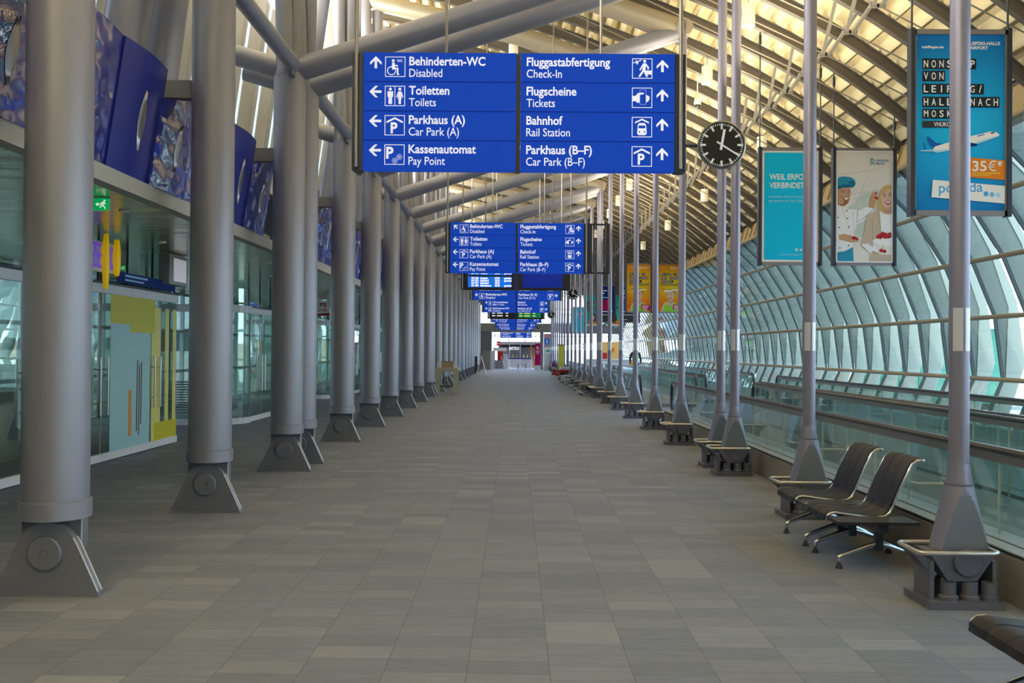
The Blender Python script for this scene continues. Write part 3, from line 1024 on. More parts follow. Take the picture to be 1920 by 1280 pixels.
# shop one: side wall, back wall, contents
structure(MB().box(-9.0, XS_, -14, 3.4, 0, 3.22).build('wall_shop_front', M['shopdark']))
structure(MB().box(-9.4, XS_ - 0.03, 16.17, 16.2, 0.0, 3.22).build('window_2', M['g_shop']))
structure(MB().box(-9.4, -9.3, -14, 16.2, 0, 3.22).build('wall_shop', M['shopdark']))
sh = thing('shop_shelf', 'dark shelving unit along the back of the first shop', 'shelf', (-9.0, 9, 0))
m = MB()
for k in range(5):
    m.box(-0.25, 0.25, 0, 6.5, 0.1 + 0.45 * k, 0.14 + 0.45 * k)
for k in range(8):
    m.box(-0.25, 0.25, 6.5 * k / 7 - 0.02, 6.5 * k / 7 + 0.02, 0, 2.1)
m.build('rack', M['totem'], sh)
ct = thing('shop_counter', 'pale counter desk inside the first shop', 'counter', (-7.6, 11.2, 0))
MB().box(-0.35, 0.35, 0, 2.4, 0, 1.0).build('body', M['greybox'], ct)
MB().box(-0.42, 0.42, -0.05, 2.45, 1.0, 1.05).build('top', M['white'], ct)

# rounded-corner shops further along
def round_shop(ys, ye, idx):
    """glass shop with a rounded near corner"""
    R = 0.8
    pts = [(-9.4, ys)] + [(XS_ - R + R * math.sin(a), ys + R - R * math.cos(a)) for a in [PI / 2 * k / 8 for k in range(9)]]
    for name, m, z0, z1, thick in (('window_%d' % idx, M['g_shop'], 0.13, 2.42, 0.006), ('trim_%d' % (idx * 2), M['white'], 0.0, 0.13, 0.03), ('trim_%d' % (idx * 2 + 1), M['white'], 2.42, 2.58, 0.04), ('window_%d' % (idx + 1), M['g_shop'], 2.58, 3.22, 0.006)):
        mb = MB()
        for (xa, ya), (xb, yb) in zip(pts, pts[1:]):
            mb.bar((xa, ya, (z0 + z1) / 2), (xb, yb, (z0 + z1) / 2), thick * 2, z1 - z0)
        structure(mb.build(name, m))
    fr = MB()
    for k in range(6):
        xx = -9.4 + 0.5 * k
        fr.box(xx - 0.02, xx + 0.02, ys - 0.02, ys + 0.02, 0.13, 3.22)
    structure(fr.build('trim_%d' % (idx * 2 + 20), M['mullion']))
    shop_front(ys + R, ye, idx + 2)
    structure(MB().box(-9.4, XS_, ye - 0.02, ye, 0, 3.22).build('window_%d' % (idx + 3), M['g_shop']))


round_shop(19.9, 27.2, 4)
round_shop(30.6, 41.4, 10)
round_shop(44.2, 56.0, 20)
round_shop(59.0, 70.0, 30)
# blinds low in the second shop's side window
bl = thing('window_blind', 'white horizontal slat blind low in the glass side of the second shop', 'blind', (-9.2, 20.05, 0.0))
m = MB()
for k in range(14):
    m.box(0, 2.3, 0, 0.03, 0.18 + 0.055 * k, 0.215 + 0.055 * k)
m.build('slat_panel', M['white'], bl)
# back windows of the shop strip
bw = MB()
for k in range(40):
    yy = 16.2 + 1.7 * k
    bw.box(-9.5, -9.4, yy - 0.04, yy + 0.04, 0, 3.22)
for z in (0.05, 1.0, 2.1, 3.15):
    bw.box(-9.5, -9.4, 16.2, 84, z - 0.04, z + 0.04)
structure(bw.build('trim_99', M['white']))
M['g_tint'] = glass('tinted_back_glass', (0.42, 0.46, 0.46), 0.05)
pane = MB().box(-9.46, -9.45, 0, 1.7, 0, 3.22).build('window_200', M['g_tint']); structure(pane)
for k in range(40):
    q = pane if k == 0 else pane.copy()
    if k: COL.objects.link(q); q.name = 'window_%d' % (200 + k)
    q.location = (0, 16.2 + 1.7 * k, 0)

# ------------------------------------------------------------------ right side: curved glass facade, one window per bay
SEC = [(6.90, 4.97), (7.66, 4.21), (8.245, 3.30), (8.65, 2.31), (8.80, 1.18), (8.45, 0.35)]
w0 = bpy.data.objects.new('window_60', None)
COL.objects.link(w0)
w0['kind'] = 'structure'
mb = MB()
for (xa, za), (xb, zb) in zip(SEC, SEC[1:]):
    mb.add([(xa, 0, za), (xa, BAY, za), (xb, BAY, zb), (xb, 0, zb)], [(0, 1, 2, 3)])
mb.build('glass', M['g_facade'], w0, fix=False)
mb = MB()
for j, (xx, zz) in enumerate(SEC[1:-1]):
    mb.tube([(xx - 0.06, 0, zz), (xx - 0.06, BAY, zz)], 0.045, 8, caps=False)
mb.build('transom', M['transom'], w0)
mb = MB()
for k in range(3):
    yy = 1.06 * k
    for (xa, za), (xb, zb) in zip(SEC, SEC[1:]):
        mb.bar((xa, yy, za), (xb, yy, zb), 0.03, 0.05, up=(1, 0, 0.3))
mb.build('mullion', M['mullion'], w0)
for k in range(3):
    yy = 1.06 * k + 0.06
    inn = [(x + 0.06, z + 0.03) for x, z in SEC]
    outp = [(x + 0.52, z + 0.37) for x, z in SEC[:2]] + [(x + 0.42, z + 0.28) for x, z in SEC[2:-1]] + [(8.87, 0.35)]
    o_ = MB().prism(inn + outp[::-1], yy - 0.02, yy + 0.02).build('rib', M['rib'], w0)
    edg = [(x + 0.52, z + 0.37) for x, z in SEC[:2]] + [(x + 0.42, z + 0.28) for x, z in SEC[2:-1]] + [(8.87, 0.35)]
    edi = [(x + 0.40, z + 0.285) for x, z in SEC[:2]] + [(x + 0.33, z + 0.22) for x, z in SEC[2:3]] + [(SEC[3][0] + 0.27, SEC[3][1] + 0.18), (SEC[4][0] + 0.07, SEC[4][1] + 0.035), (8.515, 0.35)]
    MB().prism(edi + edg[::-1], yy - 0.035, yy + 0.035).build('rib_lit', M['riblit'], o_)  # lit outer and lower rib put in as pale colour
WY = [1.0 + BAY * k for k in range(-4, 26)]
w0.location = (0, WY[0], 0)
for k, y in enumerate(WY[1:]):
    r = dup(w0, (0, y, 0), None)
    r.name = 'window_%d' % (61 + k)
structure(MB().box(8.30, 8.60, -12, 84, 0, 0.36).build('trim_40', M['ledge']))
# tan eaves fascia with upright tabs
mb = MB()
mb.add([(6.86, -12, 4.97), (6.86, 84, 4.97), (6.98, 84, 5.40), (6.98, -12, 5.40)], [(0, 1, 2, 3)])
mb.tube([(6.88, -12, 4.97), (6.88, 84, 4.97)], 0.05, 8)
y = 2.0
while y < 84:
    mb.bar((6.85, y, 5.0), (6.96, y, 5.38), 0.02, 0.05, up=(1, 0, 0)); y += 0.53
structure(mb.build('trim_41', mat('eaves_tan', (0.50, 0.38, 0.20), 0.5, 0.1), fix=False))
structure(MB().box(6.98, 7.2, -12, 84, 4.95, 5.6).build('trim_42', M['rafter']))

# ------------------------------------------------------------------ kerb and moving walkways
def balustrade(name, x, y0, y1, label, z0=0.30, kerb=False, step=0.78, ends=True):
    t = thing(name, label, 'balustrade', (x, y0, 0))
    L = y1 - y0
    j = MB().box(-0.006, 0.006, 0, L, z0, 0.90)
    k = step
    while k < L - 0.1:
        j.box(-0.009, 0.009, k - 0.004, k + 0.004, z0, 0.90, 1); k += step
    j.build('glass', [M['g_rail'], M['g_edge']], t)
    MB().box(-0.03, 0.03, 0.0, L, 0.865, 0.93).build('rail_profile', M['railsteel'], t)
    prof = [(-0.045, 0.93), (-0.045, 0.955), (-0.025, 0.975), (0.025, 0.975), (0.045, 0.955), (0.045, 0.93)]
    MB().prism(prof, 0, L).build('handrail', M['rubber'], t)
    if ends:
        for yy, s in ((0, -1), (L, 1)):
            e = MB()
            e.tube([(0, yy, 0.95), (0, yy + s * 0.10, 0.93), (0, yy + s * 0.19, 0.84), (0, yy + s * 0.22, 0.70), (0, yy + s * 0.20, 0.45), (0, yy + s * 0.1, 0.30)], 0.04, 10)
            e.build('newel', M['rubber'], t)
    return t


def kerb(y0, y1):
    poly = [(3.28, 0), (3.28, 0.30), (3.31, 0.325), (3.40, 0.335), (3.40, 0.325), (3.42, 0.325), (3.42, 0.335), (3.62, 0.335), (3.62, 0)]
    k = MB().prism([p for p in poly], y0, y1).build('trim_50', M['concrete']); structure(k)
    MB().box(3.27, 3.60, y0, y1, 0.335, 0.345).build('ledge', M['ledge'], k)
    MB().box(3.40, 3.415, y0, y1, 0.345, 0.349).build('gap', M['mullion'], k)


structure(MB().box(3.27, 3.64, 5.92, 6.0, 0.0, 0.345).build('trim_51', M['panelgrey']))
kerb(6.0, 20.8); kerb(26.4, 62)
balustrade('balustrade', 3.52, 6.02, 20.8, 'near glass balustrade with dark handrail on the kerb beside the poles', 0.34)
balustrade('balustrade', 3.52, 26.4, 62, 'far glass balustrade with dark handrail on the kerb, beyond the gap', 0.34)
MIDX, OUTX = 5.57, 7.60
balustrade('balustrade', MIDX, 3.0, 21.3, 'middle glass balustrade between the two moving walkways, rounded far end', 0.10)
balustrade('balustrade', MIDX - 0.28, 3.0, 20.6, 'glass balustrade on the aisle side of the middle pair of handrails', 0.10)
balustrade('balustrade', OUTX, 3.0, 27.0, 'outer glass balustrade of the far moving walkway by the curved window', 0.10)
balustrade('balustrade', MIDX, 27.5, 60, 'second middle glass balustrade further down the hall, dark rounded near end', 0.10)
balustrade('balustrade', MIDX - 0.28, 27.5, 60, 'second balustrade of the middle pair, further down the hall on the aisle side', 0.10)
balustrade('balustrade', OUTX, 30, 60, 'outer glass balustrade further down the hall by the curved window', 0.10)
for (xa, xb, ya, yb, lab) in ((3.64, 5.34, 3, 20.6, 'dark belt of the near moving walkway nearest the aisle'), (5.50, 7.66, 3, 21.3, 'dark belt of the moving walkway by the curved window'),
                              (3.64, 5.34, 27.5, 60, 'dark belt of the moving walkway further down nearest the aisle'), (5.50, 7.66, 30, 60, 'dark belt of the moving walkway further down by the window')):
    t = thing('moving_walkway', lab, 'moving walkway', ((xa + xb) / 2, ya, 0))
    h = (xb - xa) / 2
    MB().box(-h, h, 0, yb - ya, 0.0, 0.10).build('frame', M['railsteel'], t)
    MB().box(-h + 0.25, h - 0.25, 0, yb - ya, 0.10, 0.105).build('belt', M['belt'], t)

# ------------------------------------------------------------------ hanging direction signs
SK = 1 / 218.75         # metres per photo pixel on the first sign
INK = ['s_blue', 's_white', 's_dim', 's_line', 'scr_blue', 'scr_navy', 'scr_text', 'scr_yel', 'scr_grn', 'black']


def arrow(g, cx, cy, d, s=11):
    """chevron arrow; d = up / left / upleft"""
    a = {'up': 0, 'left': -90, 'upleft': -45}[d]
    c, sn = math.cos(math.radians(a)), math.sin(math.radians(a))

    def R(x, y): return (cx + x * c - y * sn, cy + x * sn + y * c)
    w = s * 0.44
    g.stroke([R(0, s), R(0, -s * 0.75)], w, 's_white')
    g.poly([R(0, -s * 1.08), R(s, -s * 0.05), R(s * 0.98, s * 0.42), R(0, -s * 0.52)], 's_white')
    g.poly([R(0, -s * 1.08), R(0, -s * 0.52), R(-s * 0.98, s * 0.42), R(-s, -s * 0.05)], 's_white')


def icon(g, x, y, kind, s=38):
    def X(u, v): return (x + u * s, y + v * s)

    def P(*pts): g.poly([X(*p) for p in pts], 's_white')

    def D(u, v, r): g.disc(x + u * s, y + v * s, r * s, 's_white', 14)

    def S(w, *pts): g.stroke([X(*p) for p in pts], w * s, 's_white')
    g.frame(x, y, x + s, y + s, s * 0.035, 's_white')
    if kind == 'wheelchair':
        D(0.40, 0.20, 0.075)
        P((0.34, 0.30), (0.47, 0.30), (0.50, 0.60), (0.34, 0.62))
        S(0.07, (0.46, 0.44), (0.63, 0.46))
        P((0.36, 0.55), (0.66, 0.55), (0.66, 0.62), (0.36, 0.65))
        P((0.58, 0.58), (0.66, 0.58), (0.66, 0.90), (0.58, 0.90))
        S(0.05, (0.60, 0.88), (0.70, 0.88))
        g.arc(x + 0.32 * s, y + 0.70 * s, 0.20 * s, -10, 280, 0.045 * s, 's_white')
        g.text('WC', x + 0.58 * s, y + 0.27 * s, 0.12 * s, 's_white', 0.02)
    elif kind in ('toilets', 'men'):
        D(0.27 if kind == 'toilets' else 0.45, 0.16, 0.075)
        o = 0 if kind == 'toilets' else 0.18
        P((0.13 + o, 0.27), (0.41 + o, 0.27), (0.41 + o, 0.55), (0.36 + o, 0.55), (0.36 + o, 0.90), (0.18 + o, 0.90), (0.18 + o, 0.55), (0.13 + o, 0.55))
        if kind == 'toilets':
            S(0.03, (0.50, 0.04), (0.50, 0.96))
            D(0.74, 0.16, 0.075)
            P((0.66, 0.27), (0.82, 0.27), (0.92, 0.56), (0.86, 0.58), (0.80, 0.45), (0.84, 0.66), (0.80, 0.66), (0.80, 0.90), (0.68, 0.90), (0.68, 0.66), (0.64, 0.66), (0.68, 0.45), (0.62, 0.58), (0.56, 0.56))
    elif kind == 'carpark':
        P((0.10, 0.30), (0.5, 0.10), (0.5, 0.20), (0.10, 0.40))
        P((0.5, 0.10), (0.90, 0.30), (0.90, 0.40), (0.5, 0.20))
        g.text('P', x + 0.30 * s, y + 0.88 * s, 0.50 * s, 's_white', 0.035)
    elif kind == 'pay':
        g.text('P', x + 0.09 * s, y + 0.68 * s, 0.54 * s, 's_white', 0.035)
        for u, v in ((0.52, 0.80), (0.74, 0.62)):
            g.disc(x + u * s, y + v * s, 0.15 * s, 's_dim', 16)
            g.arc(x + u * s, y + v * s, 0.10 * s, 0, 360, 0.025 * s, 's_blue', 12)
    elif kind == 'checkin':
        D(0.62, 0.14, 0.075)
        P((0.55, 0.24), (0.68, 0.24), (0.84, 0.44), (0.82, 0.56), (0.75, 0.54), (0.76, 0.46), (0.68, 0.38), (0.66, 0.56), (0.78, 0.90), (0.70, 0.92), (0.58, 0.66), (0.40, 0.92), (0.31, 0.90), (0.50, 0.60), (0.52, 0.40), (0.42, 0.60), (0.35, 0.57))
        P((0.68, 0.60), (0.98, 0.60), (0.98, 0.80), (0.68, 0.80))
        S(0.04, (0.05, 0.22), (0.20, 0.20), (0.46, 0.08))
        P((0.14, 0.10), (0.20, 0.10), (0.32, 0.16), (0.24, 0.19))
        P((0.20, 0.21), (0.30, 0.17), (0.28, 0.30), (0.22, 0.30))
    elif kind == 'tickets':
        P((0.02, 0.42), (0.18, 0.40), (0.30, 0.26), (0.58, 0.24), (0.58, 0.32), (0.38, 0.36), (0.38, 0.72), (0.28, 0.76), (0.16, 0.66), (0.02, 0.68))
        g.frame(x + 0.38 * s, y + 0.10 * s, x + 0.70 * s, y + 0.84 * s, s * 0.025, 's_dim')
        P((0.70, 0.36), (0.84, 0.42), (0.88, 0.50), (0.84, 0.62), (0.78, 0.70), (0.70, 0.72))
    elif kind == 'rail':
        P((0.16, 0.24), (0.5, 0.08), (0.5, 0.16), (0.16, 0.32))
        P((0.5, 0.08), (0.84, 0.24), (0.84, 0.32), (0.5, 0.16))
        P((0.30, 0.38), (0.36, 0.30), (0.64, 0.30), (0.70, 0.38), (0.74, 0.82), (0.66, 0.90), (0.34, 0.90), (0.26, 0.82))
        g.poly([X(0.34, 0.42), X(0.66, 0.42), X(0.67, 0.56), X(0.33, 0.56)], 's_blue')
        g.disc(x + 0.38 * s, y + 0.74 * s, 0.04 * s, 's_blue', 8); g.disc(x + 0.62 * s, y + 0.74 * s, 0.04 * s, 's_blue', 8)


LEFT4 = [('up', 'wheelchair', 'Behinderten-WC', 'Disabled'), ('left', 'toilets', 'Toiletten', 'Toilets'),
         ('left', 'carpark', 'Parkhaus (A)', 'Car Park (A)'), ('left', 'pay', 'Kassenautomat', 'Pay Point')]
RIGHT4 = [('up', 'checkin', 'Fluggastabfertigung', 'Check-In'), ('up', 'tickets', 'Flugscheine', 'Tickets'),
          ('up', 'rail', 'Bahnhof', 'Rail Station'), ('up', 'carpark', 'Parkhaus (B\u2013F)', 'Car Park (B\u2013F)')]
CFR = ('up', 'carpark', 'Parkhaus (C\u2013F)', 'Car Park (C\u2013F)')
RAIL = ('up', 'rail', 'Bahnhof', 'Rail Station')
WCL = ('left', 'wheelchair', 'Behinderten-WC', 'Disabled')
MENL = ('left', 'men', 'Herrentoiletten', "Men's Toilets")


def rows_panel(t, x0, x1, rows, right, ztop, rh=55.25):
    """one blue panel; picture units are photo pixels of the first sign, origin at the panel's top left"""
    H = rh * len(rows)
    W = (x1 - x0) / SK
    p = MB().box(x0, x1, 0.0, 0.10, ztop - H * SK, ztop).build('panel', M['s_blue'], t)
    g = G(INK, 0, 0, SK)
    for i in range(1, len(rows)):
        g.rect(0, i * rh - 1.2, W, i * rh + 0.6, 's_line')
    for i, (d, ic, a, b) in enumerate(rows):
        y = i * rh
        if not right:
            arrow(g, 23, y + 19, d)
            icon(g, 40.5, y + 8, ic)
            tx = 86
        else:
            arrow(g, W - 23, y + 23, d)
            icon(g, W - 80, y + 8.5, ic)
            tx = 11
        g.text(a, tx, y + 24.0, 15.6, 's_white', 0.022, xs=0.90)
        g.text(b, tx, y + 46.0, 15.0, 's_white', 0.006, xs=0.84)
    o = g.build('lettering', p)
    o.location = (x0, -0.001, ztop)
    return p


def hang_sign(y, label, left, right, clock=None, side_frame=False, screens=None, z_bottom=3.19):
    t = thing('direction_sign', label, 'sign', (0, y, 0), 'signs hanging over the aisle')
    H = 1.01
    zt = z_bottom + H
    for xa, xb in ((-1.423, -1.33), (1.352, 1.445)):
        MB().box(xa, xb, 0.005, 0.15, z_bottom - 0.0, zt + 0.0).build('side_plate', M['darkframe'], t)
    for xx in (-1.385, 1.398):
        MB().tube([(xx, -0.012, z_bottom + 0.02), (xx, -0.012, roof_z(xx) + 0.12)], 0.017, 10).build('hanger', M['railsteel'], t)
    for xx in (-0.62, 0.72):
        MB().tube([(xx, 0.08, zt - 0.01), (xx, 0.08, roof_z(xx) + 0.12)], 0.012, 8).build('hanger', M['railsteel'], t)
    MB().box(-0.025, 0.025, 0.012, 0.12, z_bottom, zt).build('centre_post', M['darkframe'], t)
    if screens is None:
        for (rows, x0, x1, rt) in ((left, -1.325, -0.012, False), (right, 0.027, 1.348, True)):
            blank = 4 - len(rows)
            if blank:
                MB().box(x0, x1, 0.0, 0.10, z_bottom + 0.2526 * len(rows) + 0.004, zt).build('blank_panel', M['s_blue'], t)
            rows_panel(t, x0, x1, rows, rt, z_bottom + 0.2526 * len(rows))
    else:
        for (x0, x1, kind) in ((-1.325, -0.03, screens[0]), (0.03, 1.348, screens[1])):
            p = MB().box(x0, x1, 0.02, 0.14, z_bottom, zt).build('display', M['black'], t)
            g = G(INK, 0, 0, SK)
            W = (x1 - x0) / SK
            if kind == 'flights':
                g.rect(18, 20, W - 22, 205, 'scr_blue')
                full = [('DE 1400', 'Teneriffa', '06:20', 'gestrichen'),
                        ('DE 230', 'Hurghada', '10:20', 'gestrichen'), ('EW 9071', 'D\u00fcsseldorf', '20:25', 'gestrichen'), ('EW 9077', 'D\u00fcsseldorf', '20:25', ''), ('DE 1400', 'Fuerteventura', '20:45', 'gestrichen')]
                g.rect(18, 136, W - 22, 146, 'black')
                for yy, r in zip((131, 159, 173, 187, 201), full):
                    for xx, s, ww in ((38, r[0], 40), (88, r[1], None), (170, r[2], 27), (222, r[3], 42)):
                        if s: g.text(s, xx, yy, 10.5, 'scr_text', 0.03, w=ww, xs=0.70)
            elif kind == 'navy':
                g.rect(30, 22, W - 34, 70, 'scr_navy'); g.rect(30, 84, W - 34, 206, 'scr_navy')
            else:
                ink = 'scr_yel' if kind == 'yellow' else 'scr_text'
                g.rect(18, 20, W - 22, 205, 'scr_grn' if kind == 'yellow' else 'black')
                for q in range(6):
                    yy = 46 + 29 * q
                    for xx, ww in ((30, 36), (84, 70), (180, 30)):
                        for c_ in range(int(ww / 9)):
                            g.rect(xx + 9 * c_, yy - 12, xx + 9 * c_ + 6, yy, ink)
            o = g.build('screen', p); o.location = (x0, 0.018, zt)
    if side_frame:
        f = MB()
        f.box(1.50, 1.86, 0.03, 0.06, z_bottom, z_bottom + 0.035).box(1.50, 1.86, 0.03, 0.06, zt - 0.035, zt)
        f.box(1.445, 1.52, 0.03, 0.06, z_bottom, zt).box(1.80, 1.87, 0.02, 0.12, z_bottom, zt)
        f.tube([(1.55, 0.04, z_bottom), (1.55, 0.04, zt)], 0.012, 8)
        f.build('empty_side_frame', M['darkframe'], t)
    return t


hang_sign(8.0, 'nearest large blue direction sign hanging over the aisle, with a clock at its right', LEFT4, RIGHT4)
L2 = [('upleft',) + LEFT4[0][1:]] + LEFT4[1:]
hang_sign(18.7, 'second blue direction sign over the aisle, with an empty black side frame', L2, RIGHT4, side_frame=True)
hang_sign(24.0, 'flight display board with one listing screen and one empty navy screen', None, None, screens=('flights', 'navy'))
hang_sign(28.9, 'blue sign with disabled toilet and car park rows just below the flight display', [MENL, WCL], [RAIL, CFR])
hang_sign(38.5, 'blue sign with three toilet rows behind the one for car park C to F', [LEFT4[1], MENL, WCL], [RIGHT4[1], RAIL, CFR])
hang_sign(46.5, 'far flight display board with white and yellow text', None, None, screens=('white', 'yellow'))
PB = ('left', 'carpark', 'Parkhaus (B)', 'Car Park (B)')
hang_sign(52.0, 'far blue sign just below the far flight display board', [WCL, PB], [RAIL, ('up', 'carpark', 'Parkhaus (D\u2013E)', 'Car Park (D\u2013E)')])
hang_sign(63.0, 'far blue sign for car park D to E, third from the portal beam', [WCL, PB], [RAIL, ('up', 'carpark', 'Parkhaus (D\u2013E)', 'Car Park (D\u2013E)')])
hang_sign(72.5, 'small far blue sign in front of the grey portal beam', [PB], [('up', 'carpark', 'Parkhaus (D\u2013E)', 'Car Park (D\u2013E)')])
hang_sign(83.5, 'smallest blue sign seen under the grey portal beam', [WCL, PB], [RAIL, CFR], z_bottom=2.72)


def clock(y, label):
    t = thing('clock', label, 'clock', (1.757, y, 3.425), 'station clocks beside the signs')
    MB().lathe([(0.0, 0.03), (0.19, 0.03), (0.205, 0.015), (0.208, -0.02), (0.198, -0.028), (0.193, -0.018)], (0, 0, 0), 48, axis='y', cap=False).build('case', M['railsteel'], t)
    MB().lathe([(0.0, -0.016), (0.1935, -0.016)], (0, 0, 0), 48, axis='y', cap=False).build('dial', M['clockblack'], t)
    g = G(['clockwhite'], 0, 0, 1.0)
    for k in range(60):
        a = math.radians(6 * k)
        r0, w = (0.135, 0.017) if k % 5 == 0 else (0.168, 0.0065)
        g.lay = 0
        g.stroke([(r0 * math.sin(a), -r0 * math.cos(a)), (0.185 * math.sin(a), -0.185 * math.cos(a))], w, 'clockwhite')
    o = g.build('minute_track', t); o.location = (0, -0.017, 0)
    for nm, deg, ln, wd, tail in (('hour_hand', 10, 0.135, 0.021, 0.045), ('minute_hand', 122, 0.178, 0.014, 0.05)):
        a = math.radians(deg)
        MB().bar((-tail * math.sin(a), -0.024, -tail * math.cos(a)), (ln * math.sin(a), -0.024, ln * math.cos(a)), 0.004, wd, up=(math.cos(a), 0, -math.sin(a))).build(nm, M['clockwhite'], t)
    MB().tube([(-0.36, 0.0, -0.005), (-0.20, 0.0, -0.005)], 0.013, 10).build('arm', M['darkframe'], t)
    return t


clock(8.03, 'large round black clock with white marks beside the nearest sign')
clock(28.93, 'round black clock just right of the small sign under the flight display')
clock(46.53, 'small black clock beside the far flight display board')
clock(72.53, 'tiny black clock against the grey portal beam')

# ------------------------------------------------------------------ hanging banners
def banner(x, y, label, ink, draw, w=1.09, h=2.02, z0=3.14, crop=None, bg=None, hz=None):
    """poster in a grey frame between two dark posts, hung on rods from a rafter"""
    t = thing('hanging_banner', label, 'banner', (x, y, z0), 'advertising banners under the right roof')
    hw = w / 2
    fr = MB()
    fr.box(-hw + 0.045, hw - 0.045, 0.0, 0.05, 0.0, 0.055).box(-hw + 0.045, hw - 0.045, 0.0, 0.05, h - 0.055, h)
    fr.box(-hw + 0.045, -hw + 0.065, 0.0, 0.05, 0.0, h).box(hw - 0.065, hw - 0.045, 0.0, 0.05, 0.0, h)
    fr.build('frame', M['postframe'], t)
    for s in (-1, 1):
        a, b = sorted((s * hw, s * (hw - 0.045)))
        MB().box(a, b, -0.02, 0.09, -0.01, h + 0.01).build('side_post', M['darkframe'], t)
        xx = s * (hw - 0.025)
        MB().tube([(xx, 0.03, h), (xx, 0.03, roof_z(x + xx) - z0 + 0.25)], 0.012, 8).lathe([(0.024, 0), (0.024, 0.16)], (xx, 0.03, roof_z(x + xx) - z0 - 0.26), 10).build('hanger', M['darkframe'], t)
    px0, py0, px1, py1 = crop
    iw, ih = w * 0.888, h * 0.949
    p = MB().box(-iw / 2, iw / 2, 0.008, 0.03, (h - ih) / 2, (h + ih) / 2).build('poster', M[bg], t)
    k = iw / (px1 - px0)
    g = G(ink, px0, py0, k)
    draw(g)
    for q in range(8):
        for xx in (px0 + 0.012 / k, px1 - 0.012 / k):
            g.disc(xx, py0 + (0.06 + q * (ih - 0.13) / 7) / k, 0.006 / k, 'p_eyelet', 8)
    o = g.build('print', p)
    o.location = (-iw / 2, 0.0075, (h + ih) / 2)
    o.scale = (1, 1, ih / ((py1 - py0) * k))
    return t


def tiles(g, word, x, y, w, h, pitch, ink='p_black', tink='p_white'):
    for i, c in enumerate(word):
        if c == ' ':
            continue
        g.rect(x + i * pitch, y, x + i * pitch + w, y + h, ink)
        vs, fs, tw = text_geo(c, 0.02)
        g.text(c, x + i * pitch + w * 0.5, y + h * 0.83, h * 0.66, tink, 0.02, w=w * (0.62 if c not in 'I/' else (0.18 if c == 'I' else 0.4)), align='C')
        # centre the letter in its tile


def draw_flight(g):
    g.text('nahfliegen.de', 127, 190, 15, 'p_white', 0.03, w=135)
    g.text('LEIPZIG-HALLE', 425, 168, 19, 'p_white', 0.03, w=187)
    g.text('AIRPORT', 425, 196, 19, 'p_white', 0.03, w=112)
    g.disc(398, 178, 18, 'p_white')
    for word, y, h in (('NONSTOP', 256, 68), ('VON', 335, 67), ('LEIPZIG/', 417, 66), ('HALLE NACH', 500, 67), ('MOSKAU', 577, 63)):
        tiles(g, word, 130, y, 45, h, 48)
    g.rect(130, 655, 418, 697, 'p_dark')
    g.text('VNUKOVO', 200, 689, 26, 'p_white', 0.015, w=145)
    # airliner climbing to the right
    g.poly([(190, 845), (215, 858), (330, 838), (450, 808), (560, 768), (604, 748), (606, 738), (585, 724), (555, 720), (440, 748), (300, 790), (210, 815)], 'p_white')
    g.poly([(190, 845), (215, 858), (330, 838), (450, 808), (560, 768), (600, 750), (575, 752), (430, 800), (300, 832)], 'p_lcyan')
    g.poly([(155, 756), (172, 758), (215, 795), (265, 800), (205, 818), (178, 815)], 'p_blue')
    g.poly([(117, 843), (205, 838), (260, 845), (205, 850), (120, 848)], 'p_lcyan')
    g.poly([(135, 795), (142, 795), (152, 835), (145, 836)], 'p_blue')
    g.poly([(330, 800), (420, 790), (470, 800), (465, 812), (440, 815)], 'p_navy')
    g.poly([(470, 748), (515, 735), (515, 741), (470, 754)], 'p_blue')
    g.poly([(548, 728), (572, 722), (580, 728), (556, 735)], 'p_dark')
    g.poly([(370, 882), (641, 904), (641, 1028), (362, 1008)], 'p_orange')
    g.text('35', 440, 972, 62, 'p_white', 0.02, w=88); g.text('\u20ac', 536, 972, 62, 'p_white', 0.0, w=52)
    g.text('*', 596, 960, 50, 'p_white', 0.02)
    for q in range(2):
        g.rect(440, 984 + 12 * q, 612 - 60 * q, 988 + 12 * q, 'p_yellow')
    g.poly([(195, 1030), (641, 1066), (641, 1178), (187, 1140)], 'p_white')
    g.text('pobeda', 232, 1112, 62, 'p_sky', 0.012, w=272, slope=-0.035)
    for q, (cx, cy, ink) in enumerate(((524, 1117, 'p_sky'), (561, 1121, 'p_sky2'), (598, 1124, 'p_lcyan'))):
        g.disc(cx, cy, 16, ink)


M['p_sky2'] = mat('print_mid_blue', (0.18, 0.50, 0.80), 0.5)


def draw_cyan(g):
    g.frame(148, 108, 712, 1228, 22, 'p_white')
    g.text('WEIL ERFOLG', 222, 400, 54, 'p_white', 0.02, w=425)
    g.text('VERBINDET', 222, 485, 54, 'p_white', 0.02, w=350)
    g.text('kommen unsere Kunden', 218, 582, 24, 'p_lcyan', 0.0, w=375)
    g.text('garantiert auf den Geschmack.', 218, 625, 24, 'p_lcyan', 0.0, w=460)
    g.rect(484, 1090, 509, 1116, 'p_white'); g.text('f', 494, 1116, 19, 'p_cyan', 0.03)
    g.poly([(522, 1094), (535, 1101), (541, 1092), (548, 1094), (552, 1098), (546, 1108), (538, 1116), (524, 1115), (530, 1110)], 'p_white')
    g.text('www.leipziger-messe.de', 325, 1160, 20, 'p_lcyan', 0.0, w=345)


